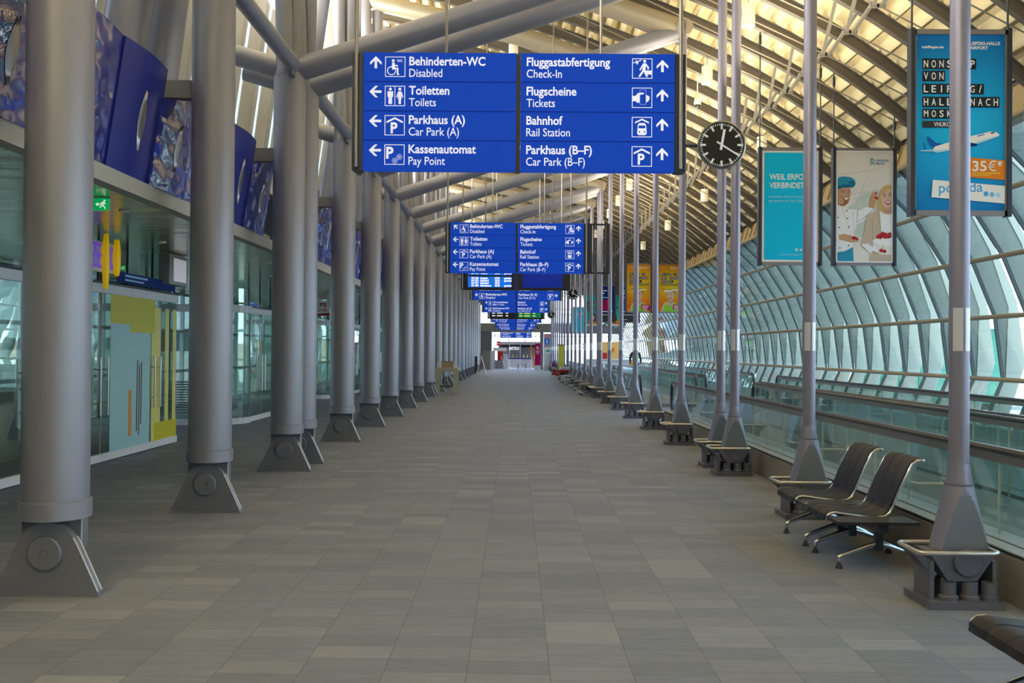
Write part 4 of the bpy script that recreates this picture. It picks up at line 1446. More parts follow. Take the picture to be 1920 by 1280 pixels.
def draw_chef(g):
    g.poly([(905, 700), (1010, 690), (1120, 560), (1300, 470), (1430, 540), (1430, 900), (1080, 980), (1000, 800)], 'p_grey')
    g.poly([(905, 420), (1160, 330), (1430, 400), (1430, 560), (1290, 505), (1150, 545), (1050, 660), (905, 640)], 'p_cream')
    for a, b in (((930, 360), (1300, 300)), ((1200, 380), (1090, 640)), ((1000, 560), (1300, 500)), ((1060, 600), (1270, 560))):
        g.stroke([a, b], 4, 'p_fold')
    g.poly([(1080, 900), (1150, 900), (1150, 980), (1085, 985)], 'p_grey')
    # chef: body, arm raised behind the woman
    g.poly([(905, 665), (965, 690), (1100, 706), (1195, 665), (1262, 690), (1240, 760), (1130, 835), (1095, 850), (1070, 960), (1060, 1075), (1000, 1105), (905, 1118)], 'p_chef')
    g.poly([(1100, 706), (1195, 665), (1262, 690), (1190, 770), (1095, 840)], 'p_fold')
    g.poly([(1110, 712), (1195, 672), (1255, 692), (1180, 765), (1105, 825)], 'p_chef')
    for a, b in (((960, 700), (1080, 1060)), ((1060, 720), (1075, 950))):
        g.stroke([a, b], 4, 'p_fold')
    g.poly([(1212, 612), (1235, 545), (1258, 520), (1285, 512), (1302, 545), (1292, 600), (1272, 640), (1266, 690), (1212, 682)], 'p_skin')
    g.poly([(1258, 520), (1285, 512), (1302, 545), (1296, 570), (1270, 552)], 'p_skin2')
    for c in ((1276, 582), (1292, 590), (1280, 540)):
        g.disc(*c, 11, 'p_red')
    # chef: head turned right
    g.poly([(912, 490), (1032, 480), (1042, 540), (1034, 560), (1030, 600), (1012, 640), (985, 662), (955, 672), (912, 650)], 'p_skin')
    g.poly([(912, 560), (960, 575), (985, 600), (1024, 598), (1012, 640), (985, 662), (955, 672), (912, 650)], 'p_skinsh')
    g.poly([(912, 560), (955, 580), (975, 620), (960, 655), (912, 640)], 'p_skin')
    g.poly([(978, 590), (1015, 586), (1006, 604), (986, 606)], 'p_white')
    g.stroke([(945, 522), (985, 515)], 8, 'p_skinsh'); g.stroke([(1005, 512), (1028, 512)], 7, 'p_skinsh')
    g.disc(968, 532, 6, 'p_dark'); g.disc(1018, 528, 5, 'p_dark')
    g.stroke([(1004, 530), (1018, 568), (1002, 575)], 5, 'p_skinsh')
    g.poly([(912, 400), (925, 380), (975, 372), (1035, 380), (1075, 405), (1086, 440), (1072, 475), (1045, 490), (1030, 480), (960, 488), (912, 505)], 'p_hat')
    g.poly([(912, 470), (960, 455), (1030, 452), (1036, 482), (960, 488), (912, 505)], 'p_hat2')
    g.poly([(1000, 430), (1060, 415), (1078, 440), (1068, 470), (1046, 484), (1038, 450)], 'p_hat2')
    for c in ((1000, 715), (1008, 790), (916, 783), (1022, 876), (928, 881), (936, 1086), (1020, 1060)):
        g.disc(*c, 7, 'p_dark')
    g.poly([(905, 1130), (980, 1120), (1062, 1075), (1068, 1222), (905, 1222)], 'p_hat')
    g.stroke([(920, 1150), (1040, 1120)], 5, 'p_hat2')
    g.poly([(925, 955), (980, 945), (1040, 962), (1095, 975), (1125, 1000), (1110, 1022), (1040, 1030), (990, 1015), (928, 1002)], 'p_skin')
    g.stroke([(1020, 975), (1100, 995)], 5, 'p_skinsh')
    g.disc(1070, 985, 18, 'p_red'); g.disc(1096, 994, 13, 'p_red')
    # woman
    g.poly([(1290, 690), (1302, 590), (1330, 500), (1372, 458), (1430, 455), (1430, 720), (1330, 720)], 'p_blond')
    g.poly([(1345, 640), (1430, 640), (1430, 752), (1352, 748)], 'p_skin')
    g.poly([(1322, 570), (1345, 515), (1385, 490), (1430, 492), (1430, 660), (1405, 690), (1370, 690), (1338, 650)], 'p_skin2')
    g.poly([(1322, 575), (1340, 510), (1400, 470), (1430, 470), (1430, 500), (1385, 510), (1350, 545)], 'p_blond')
    g.disc(1362, 562, 8, 'p_dark'); g.disc(1412, 556, 8, 'p_dark')
    g.stroke([(1345, 545), (1378, 540)], 5, 'p_skinsh'); g.stroke([(1398, 535), (1428, 536)], 5, 'p_skinsh')
    g.stroke([(1392, 560), (1400, 598), (1386, 602)], 4, 'p_skin')
    g.poly([(1364, 622), (1395, 618), (1426, 620), (1418, 645), (1392, 652), (1372, 642)], 'p_red')
    g.poly([(1370, 626), (1395, 623), (1421, 625), (1410, 638), (1380, 638)], 'p_white')
    g.poly([(1190, 770), (1230, 735), (1310, 700), (1352, 740), (1430, 742), (1430, 1222), (1218, 1222), (1228, 1140), (1140, 1065), (1170, 900)], 'p_beige')
    g.poly([(1318, 715), (1352, 742), (1405, 752), (1430, 748), (1430, 945), (1330, 915)], 'p_white')
    g.stroke([(1300, 720), (1325, 900)], 6, 'p_beige2'); g.stroke([(1245, 800), (1250, 1010)], 6, 'p_beige2')
    g.poly([(1255, 1000), (1430, 970), (1430, 1150), (1330, 1145), (1255, 1105)], 'p_white')
    g.poly([(1255, 1020), (1330, 1060), (1430, 1060), (1430, 1150), (1310, 1138)], 'p_cream')
    g.poly([(1140, 1050), (1200, 1040), (1270, 1090), (1300, 1130), (1280, 1150), (1220, 1130)], 'p_chef')
    g.poly([(1240, 1110), (1300, 1130), (1282, 1150), (1250, 1140)], 'p_skin')
    for i, c in enumerate(((1298, 970), (1322, 955), (1322, 978), (1345, 965), (1362, 948), (1368, 975), (1388, 955), (1396, 972), (1412, 945), (1415, 966), (1340, 942), (1330, 1108), (1362, 1116))):
        g.disc(*c, 18, 'p_red'); g.disc(c[0] - 5, c[1] - 6, 4, 'p_skin2')
    g.stroke([(1335, 1090), (1348, 1055)], 3, 'p_green'); g.stroke([(1360, 1098), (1348, 1055)], 3, 'p_green')
    for q in range(2):
        y = 192 + 38 * q
        g.stroke([(1222, y + 34), (1232, y), (1241, y + 18), (1250, y), (1260, y + 34)], 6, 'p_hat')
    g.text('LEIPZIGER', 1276, 222, 17, 'p_hat', 0.01, w=125); g.text('MESSE', 1276, 253, 17, 'p_hat', 0.01, w=80)
    g.frame(898, 118, 1440, 1230, 12, 'p_white')


def draw_south(g):
    g.rect(170, 168, 300, 178, 'p_yellow')
    g.disc(428, 182, 22, 'p_white'); g.rect(455, 172, 620, 180, 'p_white'); g.rect(455, 190, 560, 198, 'p_white')
    tiles(g, 'FLUGS IN', 198, 292, 42, 58, 45)
    tiles(g, 'DEN S\u00dcDEN', 198, 368, 42, 58, 45)
    tiles(g, 'D\u00dcSEN.', 198, 444, 42, 58, 45)
    g.rect(198, 515, 615, 552, 'p_dark'); g.rect(210, 528, 600, 538, 'p_yellow')
    g.poly([(150, 1100), (215, 1060), (262, 920), (330, 890), (440, 880), (520, 920), (560, 960), (600, 1100)], 'p_skin2')
    g.poly([(250, 1105), (270, 1010), (300, 905), (330, 960), (400, 985), (455, 960), (490, 905), (540, 950), (560, 1105)], 'p_green')
    for c in ((300, 1000), (350, 1050), (430, 1040), (500, 1000), (520, 1070), (290, 1075)):
        g.disc(*c, 9, 'p_yellow')
    g.poly([(350, 800), (450, 790), (470, 900), (400, 960), (345, 900)], 'p_skin')
    g.poly([(320, 740), (330, 660), (400, 630), (480, 650), (505, 720), (485, 790), (450, 700), (350, 690)], 'p_brownk')
    g.poly([(322, 700), (345, 670), (440, 665), (492, 700), (490, 760), (455, 830), (400, 860), (350, 820), (325, 760)], 'p_skin2')
    g.disc(360, 740, 10, 'p_brownk'); g.disc(430, 735, 10, 'p_brownk')
    g.stroke([(345, 722), (378, 720)], 7, 'p_brownk'); g.stroke([(412, 716), (448, 716)], 7, 'p_brownk')
    g.stroke([(390, 745), (386, 780), (402, 784)], 6, 'p_skin')
    g.poly([(365, 805), (400, 812), (435, 800), (410, 828), (380, 826)], 'p_red')
    g.poly([(240, 620), (262, 622), (285, 655), (400, 645), (560, 628), (580, 640), (540, 656), (420, 672), (290, 680), (250, 662)], 'p_white')
    g.poly([(240, 620), (262, 622), (285, 655), (256, 655)], 'p_red')
    g.rect(165, 690, 320, 702, 'p_yellow')
    g.poly([(462, 950), (652, 968), (645, 1075), (455, 1058)], 'p_mag')
    for q in range(3):
        g.poly([(480, 972 + 30 * q), (620 - 20 * q, 986 + 30 * q), (620 - 20 * q, 1000 + 30 * q), (480, 986 + 30 * q)], 'p_white')


M['p_brownk'] = mat('print_dark_brown', (0.05, 0.025, 0.015), 0.5)


def draw_navy(g):
    g.rect(190, 228, 450, 256, 'p_white'); g.rect(190, 300, 370, 328, 'p_white')
    g.rect(190, 420, 480, 440, 'p_lcyan')
    g.disc(420, 640, 150, 'p_mag', 24); g.disc(360, 610, 60, 'p_red', 16)
    g.rect(150, 860, 655, 1105, 'p_dark')
    g.rect(180, 805, 600, 828, 'p_white'); g.rect(190, 900, 560, 915, 'p_white'); g.rect(190, 1030, 330, 1042, 'p_white')


def draw_teal(g):
    for q, wd in enumerate(('......', '..', '.......', '.....')):
        [(g.rect(190 + 54 * c_, 330 + 80 * q, 240 + 54 * c_, 392 + 80 * q, 'p_black'), g.rect(208 + 54 * c_, 345 + 80 * q, 222 + 54 * c_, 377 + 80 * q, 'p_white')) for c_ in range(len(wd))]
    g.poly([(260, 1105), (300, 900), (420, 850), (560, 900), (640, 1105)], 'p_orange')
    g.poly([(300, 900), (310, 740), (400, 690), (500, 740), (520, 930), (420, 980)], 'p_brownk')
    g.poly([(340, 800), (400, 740), (465, 790), (470, 890), (410, 940), (350, 890)], 'p_skin2')
    g.disc(378, 815, 9, 'p_dark'); g.disc(438, 815, 9, 'p_dark'); g.poly([(380, 880), (430, 880), (405, 902)], 'p_red')
    g.rect(150, 1060, 655, 1105, 'p_cream')


M['p_eyelet'] = mat('print_eyelet', (0.4, 0.4, 0.42), 0.3, 0.8)
ALLP = [k for k in M if k.startswith('p_')]
CR1 = (90, 100, 645, 1225)
banner(4.80, 10.1, 'tall blue airline banner with an airliner and a 35 euro price, behind the front pole', ALLP, draw_flight, crop=CR1, bg='p_pob')
banner(4.69, 16.0, 'plain cyan trade fair banner with white headline, behind the second pole', ALLP, draw_cyan, crop=(148, 108, 712, 1228), bg='p_cyan')
banner(5.96, 16.0, 'banner of a chef in a blue hat and a woman with cherries', ALLP, draw_chef, crop=(898, 118, 1440, 1230), bg='p_cream')
CR4 = (150, 115, 655, 1105)
banner(4.99, 38.0, 'orange holiday banner with a woman in green, left of the orange pair', ALLP, draw_south, z0=3.2, crop=CR4, bg='p_sun')
banner(6.28, 38.0, 'orange holiday banner with a woman in green, right of the orange pair', ALLP, draw_south, z0=3.2, crop=CR4, bg='p_sun')
banner(4.80, 50.0, 'dark blue banner with a magenta disc, left of the blue pair', ALLP, draw_navy, z0=3.14, crop=CR4, bg='p_navy')
banner(6.1, 50.0, 'dark blue banner behind the left orange banner', ALLP, draw_navy, z0=3.14, crop=CR4, bg='p_navy')
banner(4.75, 58.0, 'teal banner left of the dark blue pair', ALLP, draw_teal, z0=3.14, crop=CR4, bg='p_teal')
banner(6.05, 58.0, 'teal banner with lettered tiles and a woman, between the dark blue banners', ALLP, draw_teal, z0=3.14, crop=CR4, bg='p_teal')
banner(4.75, 70.0, 'far cyan banner among the rear poles', ALLP, draw_cyan, h=1.98, z0=2.95, crop=(148, 108, 712, 1228), bg='p_cyan')

# ------------------------------------------------------------------ bench seats
SEAT = [(-0.33, 0.335), (-0.325, 0.372), (-0.30, 0.393), (-0.26, 0.398), (-0.12, 0.380), (0.04, 0.358), (0.12, 0.368), (0.165, 0.40), (0.19, 0.45), (0.25, 0.60), (0.335, 0.775), (0.37, 0.805), (0.41, 0.812), (0.43, 0.805)]
BW = 0.53


def strip(path, y0, y1, th, mb, sag=0.0):
    n = len(path)
    nor = []
    for i in range(n):
        a, b = path[max(0, i - 1)], path[min(n - 1, i + 1)]
        dx, dz = b[0] - a[0], b[1] - a[1]
        d = math.hypot(dx, dz)
        nor.append((-dz / d, dx / d))
    m = 5
    top, bot = [], []
    for i in range(n):
        for k in range(m):
            f = k / (m - 1)
            bulge = 0.005 * math.sin(PI * f)
            y = y0 + (y1 - y0) * f
            top.append((path[i][0] + nor[i][0] * (th / 2 + bulge), y, path[i][1] + nor[i][1] * (th / 2 + bulge)))
            bot.append((path[i][0] - nor[i][0] * th / 2, y, path[i][1] - nor[i][1] * th / 2))
    fs = [(i * m + k, i * m + k + 1, (i + 1) * m + k + 1, (i + 1) * m + k) for i in range(n - 1) for k in range(m - 1)]
    mb.add(top, fs, 0, True); mb.add(bot, [f[::-1] for f in fs], 0, True)
    for seq in ([i * m for i in range(n)], [i * m + m - 1 for i in range(n)], list(range(m)), [(n - 1) * m + k for k in range(m)]):
        for a, b in zip(seq, seq[1:]):
            mb.add([top[a], top[b], bot[b], bot[a]], [(0, 1, 2, 3)])


def make_bench():
    t = thing('lounge_chair', None, 'seat', (0, 0, 0), 'black lounge seats with chrome legs')
    s = MB(); b = MB()
    for k in range(3):
        y0, y1 = -BW / 2 + 0.015 + k * (BW - 0.03) / 3, -BW / 2 + 0.015 + (k + 1) * (BW - 0.03) / 3
        strip(SEAT[:8], y0 + 0.002, y1 - 0.002, 0.028, s)
        strip(SEAT[8:], y0 + 0.002, y1 - 0.002, 0.028, b)
        strip([SEAT[7], (0.178, 0.425), SEAT[8]], y0 + 0.002, y1 - 0.002, 0.022, s)
    s.build('seat', M['leather'], t, fix=False)
    b.build('backrest', M['leather'], t, fix=False)
    for y in (-BW / 6, BW / 6):
        MB().tube([(px, y, pz + 0.012) for px, pz in SEAT], 0.0065, 6).build('piping', M['piping'], t)
    MB().tube([(0.178, -BW / 2 + 0.02, 0.462), (0.178, BW / 2 - 0.02, 0.462)], 0.007, 6).build('cross_seam', M['piping'], t)
    for y in (-BW / 2, BW / 2):
        MB().tube([(px, y, pz) for px, pz in SEAT], 0.011, 8).build('side_frame', M['chrome'], t)
    # side table on the camera side
    MB().box(-0.34, 0.27, -BW / 2 - 0.30, -BW / 2 - 0.035, 0.355, 0.378).build('side_table', M['black'], t)
    MB().box(-0.015, 0.055, -0.52, 0.28, 0.285, 0.335).build('beam', M['darkframe'], t)
    for yl in (-0.42, 0.14):
        l = MB()
        l.box(-0.015, 0.045, yl - 0.022, yl + 0.022, 0.14, 0.30).build('post', M['darkframe'], t)
        for sx, nm in ((-1, 'leg'), (1, 'leg')):
            x0 = 0.015 + sx * 0.03
            x1 = 0.015 + sx * 0.30
            lg = MB()
            lg.tube([(x0, yl, 0.185), (x0 + sx * 0.06, yl, 0.168), (x1 - sx * 0.02, yl, 0.098), (x1, yl, 0.085), (x1, yl, 0.05)], [0.023, 0.021, 0.016, 0.016, 0.014], 12)
            o = lg.build(nm, M['chrome'], t)
            MB().lathe([(0.030, 0.0), (0.026, 0.012), (0.010, 0.045), (0.010, 0.055)], (x1, yl, 0), 14).build('glide', M['black'], o)
    return t


bench = make_bench()
BENCH = [((2.77, 7.585, 0), 'nearer whole black seat with side table, between the two front right poles'),
         ((2.77, 8.405, 0), 'black seat just behind the nearer whole one, by the second right pole'),
         ((2.50, 4.20, 0), 'black seat cut off by the lower right corner of the picture'),
         ((2.50, 3.38, 0), 'black seat outside the lower right corner'),
         ((2.72, 34.6, 0), 'far black seat with chrome legs on the right beside the pair of poles'),
         ((2.72, 35.5, 0), 'second far black seat with chrome legs on the right'),
         ((2.72, 38.4, 0), 'third far black seat on the right, behind the white bench table'),
         ((2.72, 41.4, 0), 'fourth far black seat on the right'),
         ((2.72, 44.8, 0), 'fifth far black seat on the right, before the yellow banner')]
for i, (loc, lab) in enumerate(BENCH):
    if i == 3: continue
    if i == 0:
        bench.location = loc; bench['label'] = lab
    else:
        dup(bench, loc, lab)

# ------------------------------------------------------------------ roof lamps, camera
lamp = thing('pendant_lamp', None, 'lamp', (0, 0, 0), 'white cylinder lamps under the roof')
MB().lathe([(0.09, 0.0), (0.105, 0.005), (0.105, 0.335), (0.098, 0.345), (0, 0.345)], (0, 0, 0), 24).build('shade', M['lampwhite'], lamp)
MB().tube([(0, 0, 0.34), (0, 0, 0.62)], 0.008, 6).build('rod', M['tiegrey'], lamp)
LP = [(3.66, 14.8), (3.66, 18.0), (5.30, 20.2), (5.35, 26.6), (3.62, 30.0), (3.62, 24.3), (-0.1, 21.0), (3.62, 33.2), (3.62, 36.4), (5.35, 33.0), (3.62, 39.6), (3.62, 42.8), (5.35, 39.4), (3.62, 46.0), (0.2, 30.5), (0.2, 40.0)]
for i, (x, y) in enumerate(LP):
    loc = (x, y, roof_z(x) - 0.62)
    row = 'aisle row' if x > 3 and x < 4.5 else ('outer row' if x > 4.5 else 'inner row over the aisle')
    cnt = sum(1 for a, b in LP if abs(a - x) < 0.5 and b < y) + 1
    lab = 'white cylinder roof lamp, %s from the front in the %s' % (ordi(cnt), row.replace('aisle row', 'row beside the poles') if row == 'aisle row' else row)
    if i == 0:
        lamp.location = loc; lamp['label'] = lab
    else:
        dup(lamp, loc, lab)
cc = thing('security_camera', 'small white dome camera hanging from the roof above the clock', 'camera', (3.67, 19.0, 6.65))
MB().lathe([(0.0, 0.16), (0.06, 0.15), (0.075, 0.06), (0.07, 0.02)], (0, 0, 0), 18, cap=False).build('housing', M['lampwhite'], cc)
MB().sphere((0, 0, 0.02), 0.06, sc=(1, 1, 0.9)).build('dome', M['black'], cc)
MB().tube([(0, 0, 0.15), (0, 0, roof_z(3.67) - 6.65 - 0.1)], 0.012, 8).build('rod', M['lampwhite'], cc)

# ------------------------------------------------------------------ signs on the shop side
def exit_sign(x, y, z, w, h, label, rod=0.0):
    t = thing('exit_sign', label, 'sign', (x, y, z))
    p = MB().box(-w / 2, w / 2, 0, 0.05, 0, h).build('panel', M['exit'], t)
    g = G(['exitw', 'exit'], 0, 0, h / 100)
    W = w / h * 100
    # arrow to the left and a running figure
    g.stroke([(W - 88, 52), (W - 62, 52)], 12, 'exitw'); g.poly([(W - 104, 52), (W - 84, 34), (W - 84, 70)], 'exitw')
    g.disc(W - 28, 22, 9, 'exitw', 12)
    g.poly([(W - 46, 30), (W - 30, 32), (W - 14, 48), (W - 18, 54), (W - 32, 46), (W - 36, 60), (W - 20, 74), (W - 16, 92), (W - 24, 92), (W - 30, 78), (W - 46, 66), (W - 66, 84), (W - 70, 76), (W - 52, 58), (W - 50, 44), (W - 62, 54), (W - 66, 48)], 'exitw')
    o = g.build('pictogram', p); o.location = (-w / 2, -0.001, h)
    if rod:
        MB().box(-w / 2 - 0.01, w / 2 + 0.01, 0.0, 0.05, h, h + rod).build('mount', M['white'], t)
    return t


exit_sign(-4.42, 9.75, 3.085, 0.27, 0.125, 'lit green exit sign on the soffit beside the front column', 0.01)
exit_sign(-6.46, 15.2, 2.90, 0.17, 0.09, 'small green exit sign behind the upper shop glass', 0.23)

rs = thing('shop_sign', 'hanging purple and yellow shop sign above the first glass shop', 'sign', (-5.62, 12.2, 2.62))
g = G(['purple', 'filmyellow'], 0, 0, 1.0)
vs, fs, tw = text_geo('REISE', 0.03)
m = MB()
def yz_text(mb, body, y, z, cap, w, th, bold=0.02):
    vs, fs, tw = text_geo(body, bold)
    s, sx = cap / CAP, w / tw
    mb.add([(0.0, y + a * sx, z + b * s) for a, b in vs], fs, 0)
    mb.add([(-th, y + a * sx, z + b * s) for a, b in vs], [f[::-1] for f in fs], 0)
yz_text(m, 'REISE', 0.0, 0.10, 0.34, 0.42, 0.012, 0.0); yz_text(m, 'AND', 0.56, 0.10, 0.32, 0.26, 0.012, 0.0)
m.build('lettering', mat('sign_purple', (0.20, 0.08, 0.60), 0.4, emit=(0.2, 0.08, 0.6), estr=0.3), rs, fix=False)
m = MB()
for cy_, cz, ry, rz in ((0.49, 0.20, 0.055, 0.38), (0.84, 0.28, 0.07, 0.26)):
    pts = [(cy_ + ry * math.cos(2 * PI * k / 20), cz + rz * math.sin(2 * PI * k / 20)) for k in range(20)]
    m.prism(pts, 0.0, 0.05, 'yz')
m.build('swoosh', mat('sign_yellow', (0.75, 0.48, 0.0), 0.4, emit=(0.8, 0.5, 0.0), estr=0.3), rs)
MB().box(-0.05, -0.014, -0.02, 0.92, 0.05, 0.46).build('back_board', M['white'], rs)
MB().tube([(-0.04, 0.15, 0.46), (-0.04, 0.15, 0.60)], 0.01, 8).tube([(-0.04, 0.70, 0.46), (-0.04, 0.70, 0.60)], 0.01, 8).build('rod', M['steel'], rs)

tvb = thing('wall_screen', 'grey box with a white screen hanging at the corner of the first shop', 'screen', (-5.70, 15.3, 2.70))
MB().box(-0.17, 0.0, 0, 0.86, 0.0, 0.50).build('housing', M['greybox'], tvb)
MB().box(0.0, 0.006, 0.20, 0.78, 0.06, 0.44).build('screen', M['screenwhite'], tvb)
MB().box(-0.12, -0.05, 0.38, 0.46, 0.50, 0.53).build('mount', M['railsteel'], tvb)

bs = thing('blue_reflection', 'low blue strip painting a reflection on the upper glass of the first shop', 'sign', (-5.83, 13.6, 2.60))  # blue reflection in the glass put in as a solid strip
MB().box(0, 0.012, 0, 2.3, 0, 0.16).build('board', M['p_navy'], bs)
m = MB(); m.box(0, 0.001, 0.25, 1.1, 0.10, 0.13); m.box(0, 0.001, 0.25, 0.95, 0.04, 0.065)
o = m.build('pale_line', M['p_lcyan'], bs, fix=False); o.location = (0.014, 0, 0)

rd = thing('poster_sign', 'white and red web address sign above the third shop entrance', 'sign', (-6.45, 30.2, 2.72))
p = MB().box(0, 0.42, 0, 0.04, 0, 0.46).build('panel', M['p_white'], rd)
g = G(['p_red', 'p_orange', 'p_white'], 0, 0, 0.0042)
g.text('PTE', 22, 40, 26, 'p_red', 0.04, w=52); g.text('ur.de', 8, 76, 26, 'p_orange', 0.03, w=72)
g.poly([(0, 98), (100, 88), (100, 109), (0, 109)], 'p_red')
o = g.build('lettering', p); o.location = (0, -0.001, 0.46)
MB().tube([(0.1, 0.02, 0.46), (0.1, 0.02, 0.50)], 0.008, 6).tube([(0.32, 0.02, 0.46), (0.32, 0.02, 0.50)], 0.008, 6).build('rod', M['steel'], rd)

# recessed soffit spots
sp = thing('ceiling_spot', None, 'lamp', (0, 0, 0), 'spots in the shiny soffit')
MB().lathe([(0.07, 0.0), (0.07, -0.012), (0.05, -0.014)], (0, 0, 0), 18, cap=False).build('rim', M['steel'], sp)
MB().lathe([(0.0, -0.004), (0.05, -0.004)], (0, 0, 0), 18, cap=False).build('diffuser', M['lampwhite'], sp)
k = 0
for xx in (-4.5, -5.3):
    for q in range(12):
        loc = (xx, 7.5 + 3.2 * q, 3.22)
        lab = 'small round spot in the shiny soffit, %s from the front in the %s row' % (ordi(q + 1), 'aisle side' if xx > -5 else 'shop side')
        if k == 0:
            sp.location = loc; sp['label'] = lab
        else:
            dup(sp, loc, lab)
        k += 1

# ------------------------------------------------------------------ things standing along the aisle
t = thing('timber_stand', 'pale timber trestle stand on the left side of the aisle', 'stand', (-2.57, 34.8, 0))
for sx in (-0.33, 0.33):
    for y0 in (0.0, 0.62):
        MB().box(sx - 0.085, sx + 0.085, y0, y0 + 0.05, 0, 0.90).build('leg', M['wood'], t)
MB().box(-0.43, 0.43, -0.03, 0.70, 0.90, 0.97).build('top', M['wood'], t)
MB().box(-0.25, 0.25, 0.0, 0.05, 0.82, 0.90).build('rail', M['wood'], t)
MB().bar((0.0, 0.3, 0.86), (0.24, 0.3, 0.42), 0.03, 0.16, up=(0, 1, 0)).build('brace', M['white'], t)
MB().box(-0.28, 0.28, 0.05, 0.6, 0.26, 0.30).build('lower_shelf', M['darkframe'], t)
for sx in (-0.34, 0.30, 0.39):
    MB().box(sx - 0.015, sx + 0.015, 0.0, 0.03, 0.97, 1.20).build('upright', M['white'], t)
t = thing('cardboard_box', 'brown cardboard box standing on the pale timber trestle', 'box', (-2.55, 34.95, 0.97))
MB().box(-0.23, 0.23, 0, 0.35, 0, 0.24).build('carton', M['cardboard'], t)
MB().box(-0.23, 0.23, -0.004, 0, 0.225, 0.24).build('flap', M['p_dark'], t)


def a_frame(x, y, h, sp, label, ma, mb_):
    t = thing('folding_sign', label, 'sign', (x, y, 0))
    MB().bar((-sp, 0, 0), (0, 0, h), 0.6, 0.035, up=(1, 0, 0)).build('panel', ma, t)
    MB().bar((sp, 0, 0), (0, 0, h), 0.6, 0.035, up=(1, 0, 0)).build('panel', mb_, t)


a_frame(-2.27, 62, 1.22, 0.33, 'white folding A-board seen edge-on by the left columns', M['white'], M['white'])
a_frame(-1.25, 79, 1.15, 0.42, 'folding A-board with one dark and one white leaf in front of the bistro', M['darkframe'], M['white'])
t = thing('cupboard', 'beige cupboard at the end of the left column row', 'cupboard', (-2.40, 77.5, 0))
MB().box(-0.38, 0.30, 0, 0.6, 0.05, 1.55).build('body', mat('cupboard_beige', (0.36, 0.30, 0.28), 0.5), t)
MB().box(0.30, 0.55, 0, 0.05, 0.0, 1.58).build('white_side', M['white'], t)
t = thing('dark_post', 'short dark olive board standing by the left columns', 'board', (-2.72, 64, 0))
MB().box(-0.09, 0.09, 0, 0.05, 0.0, 1.20).build('panel', mat('olive_dark', (0.06, 0.06, 0.04), 0.6), t)

# end of the hall: portal beam and post, bistro, glazed end
structure(MB().box(-3.9, 8.9, 80.0, 80.5, 3.18, 3.95).build('wall_end', M['endgrey']))
p = thing('portal_post', 'dark grey post carrying the portal beam', 'post', (2.25, 80.0, 0))
MB().box(-0.18, 0.06, 0, 0.4, 0, 3.18).build('shaft', M['endgrey'], p)
MB().box(0.06, 0.14, 0.02, 0.4, 0, 3.18).build('side_fin', M['totem'], p)
mb = MB()
for k in range(14):
    mb.box(-3.9 + 0.13 * k, -3.9 + 0.13 * k + 0.09, 80.1, 80.16, 0, 3.18)
mb.box(-3.95, -2.05, 80.16, 80.2, 0, 3.18)
structure(mb.build('wall_end_left', M['endcorr']))
ew = MB()
for xx in (-2.0, -0.7, 0.9, 1.9, 3.4, 5.0, 6.6, 8.2):
    ew.box(xx - 0.04, xx + 0.04, 90, 90.1, 0, 8.0)
for zz in (3.0, 4.3, 5.6, 6.9):
    ew.box(-4, 8.9, 90, 90.08, zz - 0.04, zz + 0.04)
structure(ew.build('window_90', M['endgrey']))
b = thing('bistro_kiosk', 'glass bistro kiosk at the far end of the hall', 'kiosk', (0.4, 86, 0))
MB().box(-2.0, 2.0, 0, 2.6, 2.15, 2.42).build('roof', M['endgrey'], b)
MB().box(-2.0, 2.0, 2.5, 2.6, 0, 2.15).build('back_wall', M['p_dark'], b)
MB().box(-2.0, 2.0, 0.3, 0.9, 0, 0.95).build('counter', M['totem'], b)
for xx in (-2.0, -1.0, 0.0, 1.0, 1.95):
    MB().box(xx, xx + 0.05, 0, 0.06, 0, 2.15).build('post', M['totem'], b)
mb = MB()
vs, fs, tw = text_geo('BISTRO', 0.02)
mb.add([(-1.0 + a * 0.92 / tw, -0.02, 1.66 + bb * 0.28 / CAP) for a, bb in vs], fs)
mb.build('lettering', M['p_white'], b, fix=False)
MB().box(-1.9, 1.9, 1.9, 2.0, 0.9, 1.9).build('menu_wall', M['endgrey'], b)
cols = ['p_yellow', 'p_red', 'p_green', 'p_orange', 'p_navy', 'p_cream']
for k in range(9):
    tag(MB().lathe([(0.04, 0), (0.045, 0.15), (0.02, 0.22), (0.015, 0.30)], (-0.9 + 0.33 * k, 86.6, 0.95), 10).build('bottle', M[cols[k % 6]]), 'small bottle standing on the bistro counter', 'bottle', 'bottles on the bistro counter')
s = thing('red_sign', 'small square red sign hanging left of the bistro', 'sign', (-1.55, 84, 2.02))
MB().box(-0.18, 0.18, 0, 0.04, 0, 0.40).build('panel', M['red'], s)
MB().box(-0.12, 0.12, -0.005, 0, 0.17, 0.24).build('bar', M['p_white'], s)
MB().tube([(0, 0.02, 0), (0, 0.02, -2.02)], 0.02, 8).build('post', M['totem'], s)
k = thing('ticket_stand', 'white and red stand left of the bistro', 'stand', (-1.45, 82, 0))
MB().box(-0.55, 0.65, 0, 0.4, 1.55, 1.85).build('header', M['p_white'], k)
MB().box(-0.15, 0.35, -0.02, 0.3, 0.75, 1.55).build('red_panel', M['red'], k)
MB().box(-0.55, -0.40, 0, 0.3, 0, 1.55).build('side', M['white'], k)
MB().box(0.35, 0.75, 0.02, 0.3, 0.0, 1.3).build('side', M['white'], k)
MB().box(-0.4, 0.35, 0.05, 0.35, 0, 0.75).build('base', M['totem'], k)
for xx, wd in ((-0.65, 'left'), (1.38, 'right')):
    q = thing('barrier_post', 'white barrier post at the %s end of the navy belt before the bistro' % wd, 'barrier post', (xx, 80.5, 0))
    MB().lathe([(0.16, 0), (0.16, 0.02), (0.035, 0.03), (0.035, 1.02), (0, 1.03)], seg=14).build('post', M['white'], q)
